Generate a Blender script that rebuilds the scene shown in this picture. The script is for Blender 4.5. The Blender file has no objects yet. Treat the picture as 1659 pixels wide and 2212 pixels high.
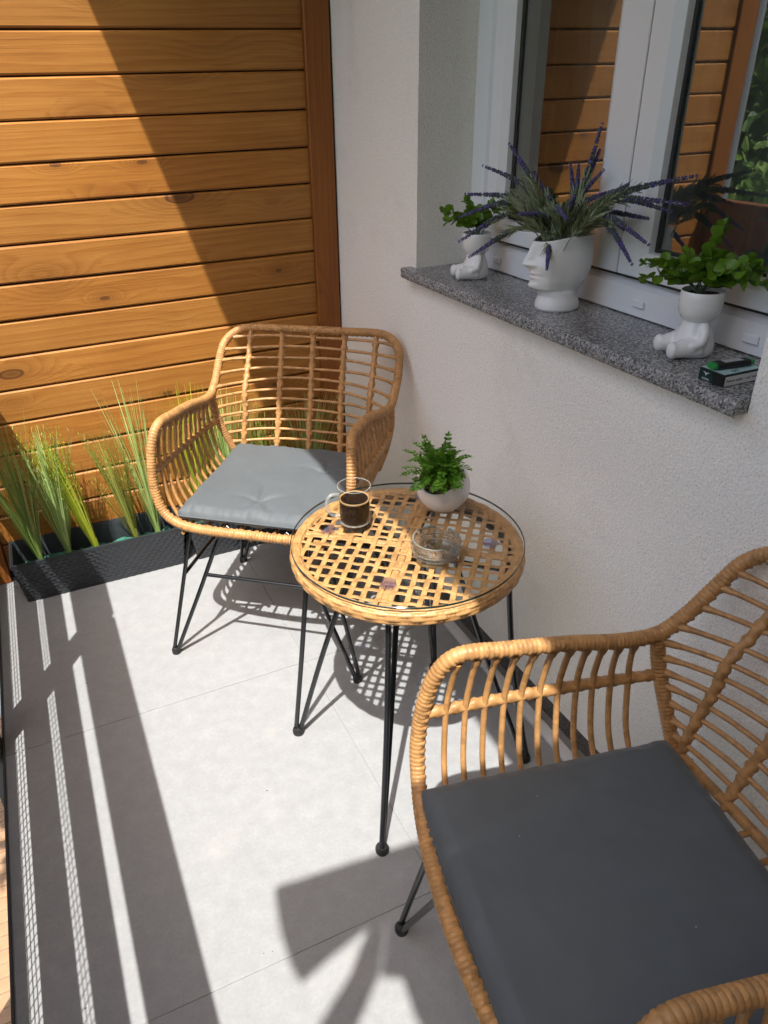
import bpy, math, random
import numpy as np
from mathutils import Matrix, Vector, Euler, noise
random.seed(7); np.random.seed(7)
sc = bpy.context.scene
COL = sc.collection
rad = math.radians

# ------------------------------------------------------------------ camera
CAM = (-1.0285, -2.4905, 1.5)
RM = np.array
def cam_axes(yaw, pitch, roll):
    fw = np.array([math.sin(yaw)*math.cos(pitch), math.cos(yaw)*math.cos(pitch), math.sin(pitch)])
    rt = np.cross(fw, [0, 0, 1]); rt /= np.linalg.norm(rt); up = np.cross(rt, fw)
    return rt*math.cos(roll)+up*math.sin(roll), -rt*math.sin(roll)+up*math.cos(roll), fw
rt_, up_, fw_ = cam_axes(0.40785681, -0.51170244, -0.02948335)
cd = bpy.data.cameras.new('camera'); cam = bpy.data.objects.new('camera', cd); COL.objects.link(cam)
cam.matrix_world = Matrix(((rt_[0], up_[0], -fw_[0], CAM[0]), (rt_[1], up_[1], -fw_[1], CAM[1]), (rt_[2], up_[2], -fw_[2], CAM[2]), (0, 0, 0, 1)))
cd.sensor_fit = 'VERTICAL'; cd.sensor_height = 24.0; cd.lens = 24.0*1593.313/2212
cd.shift_x = 0.0252; cd.shift_y = -0.00933
cd.clip_start = 0.02; cd.clip_end = 500
sc.camera = cam

# ------------------------------------------------------------------ sky, sun, exposure
SUN = Vector((0.305, 0.43, -1.0)).normalized()          # direction the light travels
w = bpy.data.worlds.new('World'); sc.world = w; w.use_nodes = True
nt = w.node_tree
sky = nt.nodes.new('ShaderNodeTexSky'); sky.sky_type = 'NISHITA'; sky.sun_disc = False
sky.sun_elevation = math.asin(-SUN.z); sky.sun_rotation = math.atan2(-SUN.x, -SUN.y)
sky.air_density = 0.8; sky.dust_density = 4.0; sky.ozone_density = 0.6
nt.links.new(sky.outputs[0], nt.nodes['Background'].inputs[0])
nt.nodes['Background'].inputs[1].default_value = 0.15
sl = bpy.data.lights.new('sun', 'SUN'); sl.energy = 3.65; sl.angle = rad(0.53); sl.color = (1.0, 0.97, 0.92)
so = bpy.data.objects.new('sun', sl); COL.objects.link(so)
so.rotation_euler = SUN.to_track_quat('-Z', 'Y').to_euler(); so.location = (-3, -4, 8)
sc.view_settings.view_transform = 'Standard'; sc.view_settings.look = 'None'
sc.view_settings.exposure = 1.2; sc.view_settings.gamma = 1.0
sc.render.engine = 'CYCLES'
sc.cycles.max_bounces = 8; sc.cycles.transparent_max_bounces = 12; sc.cycles.transmission_bounces = 8
sc.cycles.diffuse_bounces = 4; sc.cycles.glossy_bounces = 3
sc.cycles.caustics_reflective = False; sc.cycles.caustics_refractive = False
sc.cycles.sample_clamp_indirect = 6.0

# ------------------------------------------------------------------ helpers: materials
class NT:
    def __init__(s, name):
        s.m = bpy.data.materials.new(name); s.m.use_nodes = True
        s.t = s.m.node_tree; s.n = s.t.nodes; s.l = s.t.links
        s.b = s.n['Principled BSDF']; s.out = s.n['Material Output']
    def new(s, typ, **kw):
        n = s.n.new(typ)
        for k, v in kw.items(): setattr(n, k, v)
        return n
    def link(s, a, b): s.l.new(a, b)
    def val(s, sock, v):
        if hasattr(v, 'is_output') or isinstance(v, bpy.types.NodeSocket): s.l.new(v, sock)
        else: sock.default_value = v
    def coord(s, kind='Object'):
        return s.new('ShaderNodeTexCoord').outputs[kind]
    def mapping(s, vec, scale=(1, 1, 1), loc=(0, 0, 0), rot=(0, 0, 0)):
        m = s.new('ShaderNodeMapping'); s.val(m.inputs['Vector'], vec)
        s.val(m.inputs['Scale'], scale); s.val(m.inputs['Location'], loc); s.val(m.inputs['Rotation'], rot); return m.outputs[0]
    def noise(s, vec, scale, detail=4, rough=.55, dist=0, out='Fac'):
        n = s.new('ShaderNodeTexNoise'); s.val(n.inputs['Vector'], vec); s.val(n.inputs['Scale'], scale)
        n.inputs['Detail'].default_value = detail; n.inputs['Roughness'].default_value = rough; n.inputs['Distortion'].default_value = dist
        return n.outputs[out]
    def voro(s, vec, scale, out='Distance', feature='F1', dim='3D', rnd=1.0):
        n = s.new('ShaderNodeTexVoronoi'); n.voronoi_dimensions = dim; n.feature = feature
        s.val(n.inputs['Vector'], vec); s.val(n.inputs['Scale'], scale); n.inputs['Randomness'].default_value = rnd
        return n.outputs[out]
    def math(s, op, a, b=0.0, c=0.0, clamp=False):
        n = s.new('ShaderNodeMath', operation=op); n.use_clamp = clamp
        s.val(n.inputs[0], a); s.val(n.inputs[1], b)
        if len(n.inputs) > 2: s.val(n.inputs[2], c)
        return n.outputs[0]
    def ramp(s, fac, stops, interp='LINEAR'):
        n = s.new('ShaderNodeValToRGB'); s.val(n.inputs[0], fac); cr = n.color_ramp; cr.interpolation = interp
        while len(cr.elements) > 1: cr.elements.remove(cr.elements[-1])
        for i, (p, c) in enumerate(stops):
            e = cr.elements[0] if i == 0 else cr.elements.new(p)
            e.position = p; e.color = (c, c, c, 1) if isinstance(c, (int, float)) else (*c, 1)
        return n.outputs[0]
    def mix(s, fac, a, b, blend='MIX'):
        n = s.new('ShaderNodeMix', data_type='RGBA', blend_type=blend)
        s.val(n.inputs['Factor'], fac)
        for k, v in (('A', a), ('B', b)):
            sock = [i for i in n.inputs if i.name == k and i.type == 'RGBA'][0]
            if isinstance(v, tuple): sock.default_value = (*v[:3], 1)
            else: s.l.new(v, sock)
        return [o for o in n.outputs if o.type == 'RGBA'][0]
    def rand(s): return s.new('ShaderNodeObjectInfo').outputs['Random']
    def bump(s, h, strength=.3, dist=.01):
        n = s.new('ShaderNodeBump'); s.val(n.inputs['Height'], h); n.inputs['Strength'].default_value = strength; n.inputs['Distance'].default_value = dist
        s.l.new(n.outputs[0], s.b.inputs['Normal']); return n.outputs[0]
    def base(s, c=None, rough=None, metal=None, spec=None, coat=None, sheen=None):
        b = s.b.inputs
        if c is not None:
            if isinstance(c, tuple): b['Base Color'].default_value = (*c[:3], 1)
            else: s.l.new(c, b['Base Color'])
        if rough is not None: s.val(b['Roughness'], rough)
        if metal is not None: b['Metallic'].default_value = metal
        if spec is not None: b['Specular IOR Level'].default_value = spec
        if coat is not None: b['Coat Weight'].default_value = coat; b['Coat Roughness'].default_value = .08
        if sheen is not None: b['Sheen Weight'].default_value = sheen
        return s.m

def plain(name, c, rough=.5, metal=0., spec=.5, var=.06, vs=30., bumps=0., bs=200.):
    t = NT(name); co = t.coord()
    n = t.noise(co, vs, 3)
    col = t.mix(t.math('MULTIPLY', t.math('SUBTRACT', n, .35), 1.6, clamp=True), tuple(x*(1-var) for x in c), tuple(min(1, x*(1+var)) for x in c))
    if bumps: t.bump(t.noise(co, bs, 2), bumps, .002)
    return t.base(col, rough, metal, spec)

def wood_mat(name, dark, mid, light, knotc, axis=0, scale=1.0, rough=.5):
    t = NT(name); co = t.coord(); r = t.rand()
    off = t.new('ShaderNodeCombineXYZ'); t.val(off.inputs[0], t.math('MULTIPLY', r, 37.3)); t.val(off.inputs[1], t.math('MULTIPLY', r, 3.1)); t.val(off.inputs[2], t.math('MULTIPLY', r, 19.7))
    add = t.new('ShaderNodeVectorMath', operation='ADD'); t.link(co, add.inputs[0]); t.link(off.outputs[0], add.inputs[1])
    v = add.outputs[0]
    if axis == 2: v = t.mapping(v, rot=(0, rad(90), 0))
    # knots: sparse voronoi cells, elongated along the grain
    kv = t.mapping(v, scale=(3.4, 0.0, 8.5))
    kd = t.voro(kv, 1.0, 'Distance'); kc = t.voro(kv, 1.0, 'Color')
    sp = t.new('ShaderNodeSeparateColor'); t.link(kc, sp.inputs[0])
    on = t.math('GREATER_THAN', sp.outputs[0], .36)
    ksz = t.math('MULTIPLY_ADD', t.math('POWER', sp.outputs[1], 1.6), .13, .065)
    kx = t.math('DIVIDE', kd, ksz)                                   # 1 at the knot's rim
    fall = t.math('MULTIPLY', t.math('POWER', 2.718, t.math('MULTIPLY', t.math('MULTIPLY', kx, kx), -.16)), on)
    sx = t.new('ShaderNodeSeparateXYZ'); t.link(v, sx.inputs[0])
    warp = t.noise(t.mapping(v, scale=(.55, 1, 4.0)), 1.0, 2, .5)
    g = t.math('ADD', t.math('MULTIPLY', sx.outputs[2], 44.0), t.math('MULTIPLY', warp, 9.0))
    g = t.math('ADD', g, t.math('MULTIPLY', fall, 5.0))
    rings = t.math('FRACT', g)
    rings = t.math('POWER', rings, 2.0)
    rings = t.math('MULTIPLY', rings, t.ramp(t.math('FRACT', g), [(.86, 1.0), (1.0, 0.0)]))
    fine = t.noise(t.mapping(v, scale=(4, 20, 330)), 1.0, 4, .7)
    med = t.noise(t.mapping(v, scale=(1.6, 5, 75)), 1.0, 3, .6)
    big = t.noise(t.mapping(v, scale=(2.2, 1, 5.5)), 1.0, 4, .6)
    f = t.math('ADD', t.math('MULTIPLY', rings, .14), t.math('MULTIPLY', fine, .46)); f = t.math('ADD', f, t.math('MULTIPLY', big, .34))
    f = t.math('ADD', f, t.math('MULTIPLY', med, .24))
    f = t.math('ADD', f, t.math('MULTIPLY', t.math('SUBTRACT', r, .5), .12))
    col = t.ramp(f, [(.34, light), (.58, mid), (.90, dark)])
    kfac = t.math('MULTIPLY', t.ramp(kx, [(.35, .75), (.62, .45), (.80, .95), (.92, 0.0)]), on)
    halo = t.math('MULTIPLY', t.ramp(kx, [(.5, .35), (2.6, 0.0)]), on) if False else t.math('MULTIPLY', fall, .42)
    col = t.mix(halo, col, dark); col = t.mix(kfac, col, knotc)
    sat = t.math('MULTIPLY_ADD', r, .34, .80)
    hs = t.new('ShaderNodeHueSaturation'); t.link(col, hs.inputs['Color']); t.link(sat, hs.inputs['Value'])
    t.bump(t.math('ADD', t.math('MULTIPLY', rings, .4), fine), .25, .002)
    return t.base(hs.outputs[0], t.math('MULTIPLY_ADD', fine, .2, rough-.1), spec=.4)

M = {}
M['plank'] = wood_mat('stained_pine', (.150, .046, .006), (.345, .136, .023), (.48, .222, .050), (.075, .027, .008))
M['trim'] = wood_mat('stained_pine_post', (.13, .037, .005), (.25, .080, .012), (.32, .115, .020), (.06, .02, .005), axis=2)
M['rail_wood'] = wood_mat('rail_board', (.12, .042, .016), (.19, .07, .026), (.26, .10, .04), (.06, .02, .01))

def stucco():
    t = NT('stucco'); co = t.coord()
    n1 = t.noise(co, 260, 4, .6); n2 = t.noise(co, 75, 4, .6); n3 = t.noise(co, 2.2, 3)
    pits = t.voro(co, 190, 'Distance')
    h = t.math('ADD', t.math('MULTIPLY', n1, .5), t.math('MULTIPLY', n2, .55)); h = t.math('ADD', h, t.math('MULTIPLY', pits, .45))
    col = t.mix(n3, (.89, .865, .80), (.94, .92, .86))
    sp = t.ramp(t.noise(co, 270, 2, .5), [(.28, .68), (.44, 1.0)])
    stain = t.ramp(t.noise(co, 3.1, 5, .65, .4), [(.56, 0.0), (.74, .35)])
    col = t.mix(stain, col, (.66, .60, .53))
    col = t.mix(1.0, col, sp, 'MULTIPLY')
    t.bump(h, .75, .004)
    return t.base(col, .93, spec=.2)
M['stucco'] = stucco()

def granular(name, a, b, scale, bumpd=.004):
    t = NT(name); co = t.coord()
    c = t.voro(co, scale, 'Color'); sp = t.new('ShaderNodeSeparateColor'); t.link(c, sp.inputs[0])
    col = t.mix(sp.outputs[0], a, b)
    t.bump(t.math('SUBTRACT', 1.0, t.voro(co, scale, 'Distance')), .8, bumpd)
    return t.base(col, .8)
M['plinth'] = granular('mosaic_plaster', (.05, .046, .042), (.20, .18, .16), 330)

def granite(name, rough, bumps, lighter):
    t = NT(name); co = t.coord()
    c1 = t.voro(t.mapping(co, scale=(1, 1, 1)), 290, 'Color'); s1 = t.new('ShaderNodeSeparateColor'); t.link(c1, s1.inputs[0])
    n = t.noise(co, 150, 3, .6)
    f = t.math('ADD', t.math('MULTIPLY', s1.outputs[0], .6), t.math('MULTIPLY', n, .55))
    k = lighter
    col = t.ramp(f, [(.22, (.035*k, .036*k, .038*k)), (.40, (.11*k, .113*k, .118*k)), (.55, (.21*k, .213*k, .216*k)), (.72, (.31*k, .308*k, .30*k)), (.86, (.44*k, .43*k, .41*k))])
    if bumps: t.bump(t.math('ADD', s1.outputs[1], n), bumps, .004)
    return t.base(col, rough)
M['granite'] = granite('polished_granite', .22, 0, 1.0)
M['granite_rough'] = granite('split_granite_edge', .7, .8, 1.12)

def tile():
    t = NT('grey_porcelain_tile'); co = t.coord(); r = t.rand()
    off = t.new('ShaderNodeVectorMath', operation='ADD'); t.link(co, off.inputs[0])
    cx = t.new('ShaderNodeCombineXYZ'); t.link(t.math('MULTIPLY', r, 41.), cx.inputs[0]); t.link(t.math('MULTIPLY', r, 17.), cx.inputs[1]); t.link(cx.outputs[0], off.inputs[1])
    v = off.outputs[0]
    a = t.noise(v, 3.2, 6, .62, .6); b = t.noise(v, 26, 5, .7); c = t.noise(v, 140, 3, .6)
    f = t.math('ADD', t.math('MULTIPLY', a, .10), t.math('MULTIPLY', b, .58)); f = t.math('ADD', f, t.math('MULTIPLY', c, .32))
    col = t.ramp(f, [(.36, (.258, .262, .266)), (.49, (.284, .288, .292)), (.58, (.304, .308, .312)), (.72, (.352, .355, .358))])
    warm = t.ramp(t.noise(v, 5.5, 4, .6), [(.62, 0.0), (.78, .22)])
    col = t.mix(warm, col, (.45, .41, .37))
    t.bump(t.math('ADD', b, c), .05, .001)
    return t.base(col, t.math('MULTIPLY_ADD', b, .2, .42), spec=.4)
M['tile'] = tile()
M['grout'] = plain('grout', (.33, .33, .328), .9)
M['edge'] = plain('dark_edge_profile', (.05, .05, .052), .5)
M['white_strip'] = plain('white_edge_strip', (.72, .72, .73), .45)
M['mortar'] = plain('grey_mortar', (.27, .26, .25), .9, bumps=.4)
M['pvc'] = plain('white_window_plastic', (.80, .80, .80), .28, var=.015, vs=4)
M['gasket'] = plain('black_gasket', (.012, .012, .012), .5)
M['room'] = plain('room_wall', (.34, .33, .31), .9)
M['ceiling'] = plain('painted_concrete', (.72, .71, .69), .9, bumps=.2)
M['black_metal'] = plain('black_powder_coat', (.008, .009, .011), .22, spec=.6, var=.1)
M['rubber'] = plain('black_rubber', (.012, .012, .012), .5)
M['rail_metal'] = plain('anthracite_steel', (.03, .032, .035), .4)
M['pipe'] = plain('grey_zinc_pipe', (.30, .33, .38), .35, metal=.3)
M['net'] = plain('dark_net', (.03, .03, .03), .7)
M['planter'] = plain('black_woven_plastic', (.026, .029, .034), .30, var=.12, spec=.5)
M['liner'] = plain('dark_liner', (.020, .026, .030), .5, var=.2)
M['foam_green'] = plain('green_floral_foam', (.03, .16, .11), .9, var=.2, bumps=.5)
M['ceramic'] = plain('white_glazed_ceramic', (.80, .795, .775), .10, var=.01, vs=3)
M['matte_ceramic'] = plain('white_matte_ceramic', (.80, .80, .785), .30, var=.015, vs=6)
M['pearl'] = plain('pearl_white_ceramic', (.82, .815, .815), .14, var=.01, vs=3)
M['soil'] = granular('bark_chips', (.035, .02, .012), (.20, .11, .06), 120)
M['coffee'] = plain('black_coffee', (.008, .0028, .0012), .12, spec=.12, var=.3, vs=60)
M['crema'] = plain('coffee_foam', (.42, .27, .12), .5, var=.2, vs=200)
M['ash'] = plain('ash_grey', (.30, .29, .28), .95, var=.4, vs=90)
M['paver'] = plain('brown_clay_paver', (.40, .235, .125), .9, var=.18, vs=5)
M['lawn'] = plain('lawn_green', (.045, .085, .02), .95, var=.4, vs=3)
M['bark'] = plain('grey_bark', (.10, .075, .05), .95, var=.3, vs=20)
M['pack_dark'] = plain('pack_dark_green', (.006, .035, .035), .3)
M['pack_light'] = plain('pack_pale_teal', (.42, .60, .60), .35)
M['pack_black'] = plain('pack_black', (.010, .012, .014), .35)
M['paper'] = plain('white_print', (.75, .76, .76), .5, var=.02)
M['ink'] = plain('black_print', (.012, .014, .018), .5)
M['lighter'] = plain('black_lighter', (.006, .006, .007), .18)
M['lighter_green'] = plain('green_plastic', (.01, .26, .055), .25)
M['silver'] = plain('silver_print', (.45, .45, .46), .35, var=.25, vs=400)
M['caster_mat'] = plain('caster_grey', (.32, .30, .27), .9)  # for the added shadow-casting panels

def cloth(name, c, sheen=.2):
    t = NT(name); co = t.coord()
    n = t.noise(co, 9, 3); wv = t.noise(t.mapping(co, scale=(700, 700, 700)), 1.0, 1)
    col = t.mix(n, tuple(x*.9 for x in c), tuple(x*1.12 for x in c))
    t.bump(wv, .12, .0006)
    return t.base(col, .62, spec=.35, sheen=sheen)
M['cushion'] = cloth('charcoal_polyester', (.088, .101, .110), .12)
M['curtain'] = cloth('net_curtain', (.62, .61, .58))

def rattan(name, c, wrap=0):
    t = NT(name); co = t.coord()
    n = t.noise(co, 18, 3); n2 = t.noise(co, 160, 3, .6); n3 = t.noise(t.mapping(co, scale=(1, 1, 1)), 600, 2)
    vc = t.new('ShaderNodeSeparateColor'); t.link(t.voro(co, 75, 'Color'), vc.inputs[0])
    f = t.math('ADD', t.math('MULTIPLY', n, .34), t.math('MULTIPLY', n2, .34)); f = t.math('ADD', f, t.math('MULTIPLY', vc.outputs[0], .32))
    col = t.ramp(f, [(.28, tuple(x*.70 for x in c)), (.5, c), (.72, tuple(min(1, x*1.22) for x in c))])
    t.bump(n3, .15, .0006)
    return t.base(col, t.math('MULTIPLY_ADD', n2, .3, .30), spec=.45)
M['rattan'] = rattan('honey_rattan', (.43, .224, .082))
M['rattan_pale'] = rattan('pale_rattan_strip', (.47, .252, .094))

def leaf_mat(name, c1, c2, rough=.42, transl=.25, vs=14.):
    t = NT(name); co = t.coord(); g = t.new('ShaderNodeNewGeometry')
    r = g.outputs['Random Per Island']; n = t.noise(co, vs, 2)
    f = t.math('ADD', t.math('MULTIPLY', r, .65), t.math('MULTIPLY', n, .35))
    col = t.ramp(f, [(.15, c1), (.8, c2)])
    t.base(col, rough, spec=.4)
    tr = t.new('ShaderNodeBsdfTranslucent'); t.link(t.mix(.5, col, tuple(min(1, x*1.6) for x in c2)), tr.inputs[0])
    mx = t.new('ShaderNodeMixShader'); mx.inputs[0].default_value = transl
    t.link(t.b.outputs[0], mx.inputs[1]); t.link(tr.outputs[0], mx.inputs[2]); t.link(mx.outputs[0], t.out.inputs[0])
    return t.m
M['grass_dark'] = leaf_mat('grass_green', (.085, .15, .030), (.30, .40, .11))
M['grass_mid'] = leaf_mat('grass_pale_green', (.16, .26, .06), (.46, .58, .22))
M['grass_lime'] = leaf_mat('grass_lime', (.19, .24, .010), (.43, .48, .05))
M['grass_olive'] = leaf_mat('grass_olive', (.12, .15, .018), (.36, .38, .09))
M['fern'] = leaf_mat('fresh_green_leaf', (.022, .095, .006), (.19, .42, .04), .4, .22)
M['euca'] = leaf_mat('round_green_leaf', (.020, .085, .010), (.17, .31, .022), .35, .2)
M['lav_leaf'] = leaf_mat('silver_green_leaf', (.15, .19, .11), (.36, .41, .24), .7, .12)
M['lav_flower'] = leaf_mat('lavender_floret', (.058, .042, .17), (.17, .13, .37), .8, .1)
M['lav_bud'] = leaf_mat('lavender_bud', (.05, .07, .06), (.14, .17, .14), .8, .1)
M['stem'] = plain('green_stem', (.05, .085, .03), .6)
M['tree_leaf'] = leaf_mat('tree_leaf', (.030, .075, .016), (.11, .20, .045), .4, .3, 2.)
M['vine_leaf'] = leaf_mat('vine_leaf', (.08, .17, .03), (.25, .38, .10), .4, .3, 3.)

def glass_sheet(name, tint, refl, rough=0.0):
    """thin pane: transparent with a Fresnel reflection"""
    t = NT(name); t.n.remove(t.b)
    tr = t.new('ShaderNodeBsdfTransparent'); tr.inputs[0].default_value = (*tint, 1)
    gl = t.new('ShaderNodeBsdfGlossy'); gl.inputs['Roughness'].default_value = rough
    fr = t.new('ShaderNodeFresnel'); bk = t.new('ShaderNodeNewGeometry').outputs['Backfacing']
    t.link(t.math('MULTIPLY_ADD', bk, 1/1.52-1.52, 1.52), fr.inputs[0])
    fac = t.math('MULTIPLY', fr.outputs[0], refl, clamp=True)
    mx = t.new('ShaderNodeMixShader'); t.link(fac, mx.inputs[0]); t.link(tr.outputs[0], mx.inputs[1]); t.link(gl.outputs[0], mx.inputs[2])
    t.link(mx.outputs[0], t.out.inputs[0]); return t.m
M['pane'] = glass_sheet('double_glazing', (.50, .53, .51), 5.0)
M['table_glass'] = glass_sheet('clear_table_glass', (.97, .985, .98), .75)
M['glass_edge'] = plain('green_black_glass_edge', (.012, .028, .026), .08, var=.1)
M['mug_glass'] = glass_sheet('mug_glass', (.975, .975, .97), .40)
M['pad'] = glass_sheet('lilac_clear_silicone', (.80, .80, 1.0), 1.6, .06)
def clear_edge():
    t = NT('glass_edge_highlight'); t.base((.40, .42, .40), .04, spec=.9)
    tr = t.new('ShaderNodeBsdfTransparent'); mx = t.new('ShaderNodeMixShader'); mx.inputs[0].default_value = .66
    t.link(t.b.outputs[0], mx.inputs[1]); t.link(tr.outputs[0], mx.inputs[2]); t.link(mx.outputs[0], t.out.inputs[0]); return t.m
M['clear_edge'] = clear_edge()
def solid_glass():
    t = NT('pressed_glass'); t.base((.97, .985, .985), .02); t.b.inputs['Transmission Weight'].default_value = 1.0; t.b.inputs['IOR'].default_value = 1.5
    tr = t.new('ShaderNodeBsdfTransparent'); tr.inputs[0].default_value = (.93, .95, .95, 1)
    mx = t.new('ShaderNodeMixShader'); mx.inputs[0].default_value = .5
    t.link(t.b.outputs[0], mx.inputs[1]); t.link(tr.outputs[0], mx.inputs[2]); t.link(mx.outputs[0], t.out.inputs[0]); return t.m
M['ashglass'] = solid_glass()

# ------------------------------------------------------------------ helpers: meshes
class MB:
    def __init__(s): s.v = []; s.f = []; s.n = 0
    def add(s, v, f):
        v = np.asarray(v, float).reshape(-1, 3)
        s.v.append(v); s.f += [tuple(i+s.n for i in q) for q in f]; s.n += len(v); return s
    def box(s, x0, x1, y0, y1, z0, z1, bev=0.0):
        x0, x1 = min(x0, x1), max(x0, x1); y0, y1 = min(y0, y1), max(y0, y1); z0, z1 = min(z0, z1), max(z0, z1)
        if bev <= 0:
            v = [(x, y, z) for z in (z0, z1) for y in (y0, y1) for x in (x0, x1)]
            return s.add(v, [(0, 2, 3, 1), (4, 5, 7, 6), (0, 1, 5, 4), (2, 6, 7, 3), (0, 4, 6, 2), (1, 3, 7, 5)])
        b = bev; P = []; idx = {}
        for sx in (0, 1):
            for sy in (0, 1):
                for sz in (0, 1):
                    X = (x0, x1)[sx]; Y = (y0, y1)[sy]; Z = (z0, z1)[sz]
                    ix = X+(b if sx == 0 else -b); iy = Y+(b if sy == 0 else -b); iz = Z+(b if sz == 0 else -b)
                    for a, p in enumerate(((X, iy, iz), (ix, Y, iz), (ix, iy, Z))): idx[(sx, sy, sz, a)] = len(P); P.append(p)
        F = []
        for k in (0, 1):
            F.append([idx[(k, a, c, 0)] for a, c in ((0, 0), (1, 0), (1, 1), (0, 1))])
            F.append([idx[(a, k, c, 1)] for a, c in ((0, 0), (1, 0), (1, 1), (0, 1))])
            F.append([idx[(a, c, k, 2)] for a, c in ((0, 0), (1, 0), (1, 1), (0, 1))])
        for a in (0, 1):
            for c in (0, 1):
                F.append([idx[(a, c, 0, 0)], idx[(a, c, 1, 0)], idx[(a, c, 1, 1)], idx[(a, c, 0, 1)]])
                F.append([idx[(a, 0, c, 0)], idx[(a, 1, c, 0)], idx[(a, 1, c, 2)], idx[(a, 0, c, 2)]])
                F.append([idx[(0, a, c, 1)], idx[(1, a, c, 1)], idx[(1, a, c, 2)], idx[(0, a, c, 2)]])
        for a in (0, 1):
            for c in (0, 1):
                for d in (0, 1): F.append([idx[(a, c, d, k)] for k in (0, 1, 2)])
        ctr = np.array([(x0+x1)/2, (y0+y1)/2, (z0+z1)/2]); P = np.array(P)
        G = []
        for q in F:
            n = np.cross(P[q[1]]-P[q[0]], P[q[2]]-P[q[0]])
            G.append(tuple(q) if n@(P[q].mean(0)-ctr) > 0 else tuple(q[::-1]))
        return s.add(P, G)
    def tube(s, pts, r, sides=8, closed=False, mod=None, caps=True, up=None, flat=None):
        P = np.asarray(pts, float); n = len(P)
        T = np.empty_like(P)
        if closed: T = np.roll(P, -1, 0)-np.roll(P, 1, 0)
        else:
            T[1:-1] = P[2:]-P[:-2]; T[0] = P[1]-P[0]; T[-1] = P[-1]-P[-2]
        T /= np.linalg.norm(T, axis=1)[:, None]+1e-12
        N = np.empty_like(P)
        a = np.array(up if up is not None else ((0, 0, 1) if abs(T[0][2]) < .9 else (1, 0, 0)), float)
        if up is not None:
            for i in range(n):
                q = a-T[i]*(a@T[i]); N[i] = q/(np.linalg.norm(q)+1e-9)
        else:
            q = a-T[0]*(a@T[0]); N[0] = q/np.linalg.norm(q)
            for i in range(1, n):
                q = N[i-1]-T[i]*(N[i-1]@T[i]); N[i] = q/(np.linalg.norm(q)+1e-12)
        B = np.cross(T, N)
        th = np.arange(sides)*2*math.pi/sides
        rr = np.broadcast_to(np.asarray(r, float).reshape(-1, 1) if np.ndim(r) else np.full((1, 1), r), (n, sides)).copy()
        if mod is not None:
            sl = np.r_[0, np.cumsum(np.linalg.norm(np.diff(P, axis=0), axis=1))]
            rr = rr*mod(sl[:, None], th[None, :])
        ca = np.cos(th)[None, :]; sa = np.sin(th)[None, :]
        fn, fb = flat if flat else (1, 1)
        V = P[:, None, :]+N[:, None, :]*(rr*ca*fn)[:, :, None]+B[:, None, :]*(rr*sa*fb)[:, :, None]
        F = []
        m = n if closed else n-1
        for i in range(m):
            j = (i+1) % n
            for k in range(sides):
                l = (k+1) % sides
                F.append((i*sides+k, j*sides+k, j*sides+l, i*sides+l)[::-1])
        if caps and not closed:
            F.append(tuple(range(sides))); F.append(tuple((n-1)*sides+k for k in range(sides))[::-1])
        return s.add(V.reshape(-1, 3), F)
    def lathe(s, prof, sides=32, c=(0, 0, 0), cap0=True, cap1=True, closed=False):
        prof = list(prof); n = len(prof); th = np.arange(sides)*2*math.pi/sides
        V = [(c[0]+r*math.cos(t), c[1]+r*math.sin(t), c[2]+z) for r, z in prof for t in th]
        F = []
        for i in range(n if closed else n-1):
            j = (i+1) % n
            for k in range(sides):
                l = (k+1) % sides; F.append((i*sides+k, i*sides+l, j*sides+l, j*sides+k))
        if not closed and cap0 and prof[0][0] > 1e-5: F.append(tuple(range(sides))[::-1])
        if not closed and cap1 and prof[-1][0] > 1e-5: F.append(tuple((n-1)*sides+k for k in range(sides)))
        return s.add(V, F)
    def grid(s, V, cu=False, cv=False):
        V = np.asarray(V, float); a, b = V.shape[:2]; F = []
        for i in range(a if cu else a-1):
            for j in range(b if cv else b-1):
                F.append((i*b+j, ((i+1) % a)*b+j, ((i+1) % a)*b+(j+1) % b, i*b+(j+1) % b))
        return s.add(V.reshape(-1, 3), F)
    def ball(s, c, r, n=10, m=7, sc=(1, 1, 1)):
        th = np.linspace(0, math.pi, m)
        V = [[(c[0]+r*sc[0]*math.sin(t)*math.cos(p), c[1]+r*sc[1]*math.sin(t)*math.sin(p), c[2]+r*sc[2]*math.cos(t)) for p in np.arange(n)*2*math.pi/n] for t in th]
        return s.grid(V, cv=True)
    def mesh(s, name, smooth=True):
        me = bpy.data.meshes.new(name)
        v = np.concatenate(s.v) if s.v else np.zeros((0, 3))
        me.from_pydata(v.tolist(), [], s.f); me.update()
        if smooth: me.polygons.foreach_set('use_smooth', [True]*len(me.polygons))
        return me

def ob(name, me, mat=None, parent=None, loc=(0, 0, 0), rot=(0, 0, 0), scale=None, auto=None):
    if isinstance(me, MB): me = me.mesh(name, smooth=auto is not False)
    if mat is not None and len(me.materials) == 0: me.materials.append(M[mat] if isinstance(mat, str) else mat)
    o = bpy.data.objects.new(name, me); COL.objects.link(o)
    o.parent = parent; o.location = loc; o.rotation_euler = rot
    if scale is not None: o.scale = (scale,)*3 if isinstance(scale, (int, float)) else scale
    return o
def empty(name, loc=(0, 0, 0), rot=(0, 0, 0), parent=None):
    o = bpy.data.objects.new(name, None); COL.objects.link(o); o.location = loc; o.rotation_euler = rot; o.parent = parent
    o.empty_display_size = .05; return o
def tag(o, label=None, cat=None, group=None, kind=None):
    if label: o['label'] = label
    if cat: o['category'] = cat
    if group: o['group'] = group
    if kind: o['kind'] = kind
    return o
def sharp(me, ang=35):
    """mark edges sharper than ang so smooth shading keeps creases"""
    me.set_sharp_from_angle(angle=rad(ang)) if hasattr(me, 'set_sharp_from_angle') else None
    return me
def smesh(mb, name, ang=35): return sharp(mb.mesh(name), ang)
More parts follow.
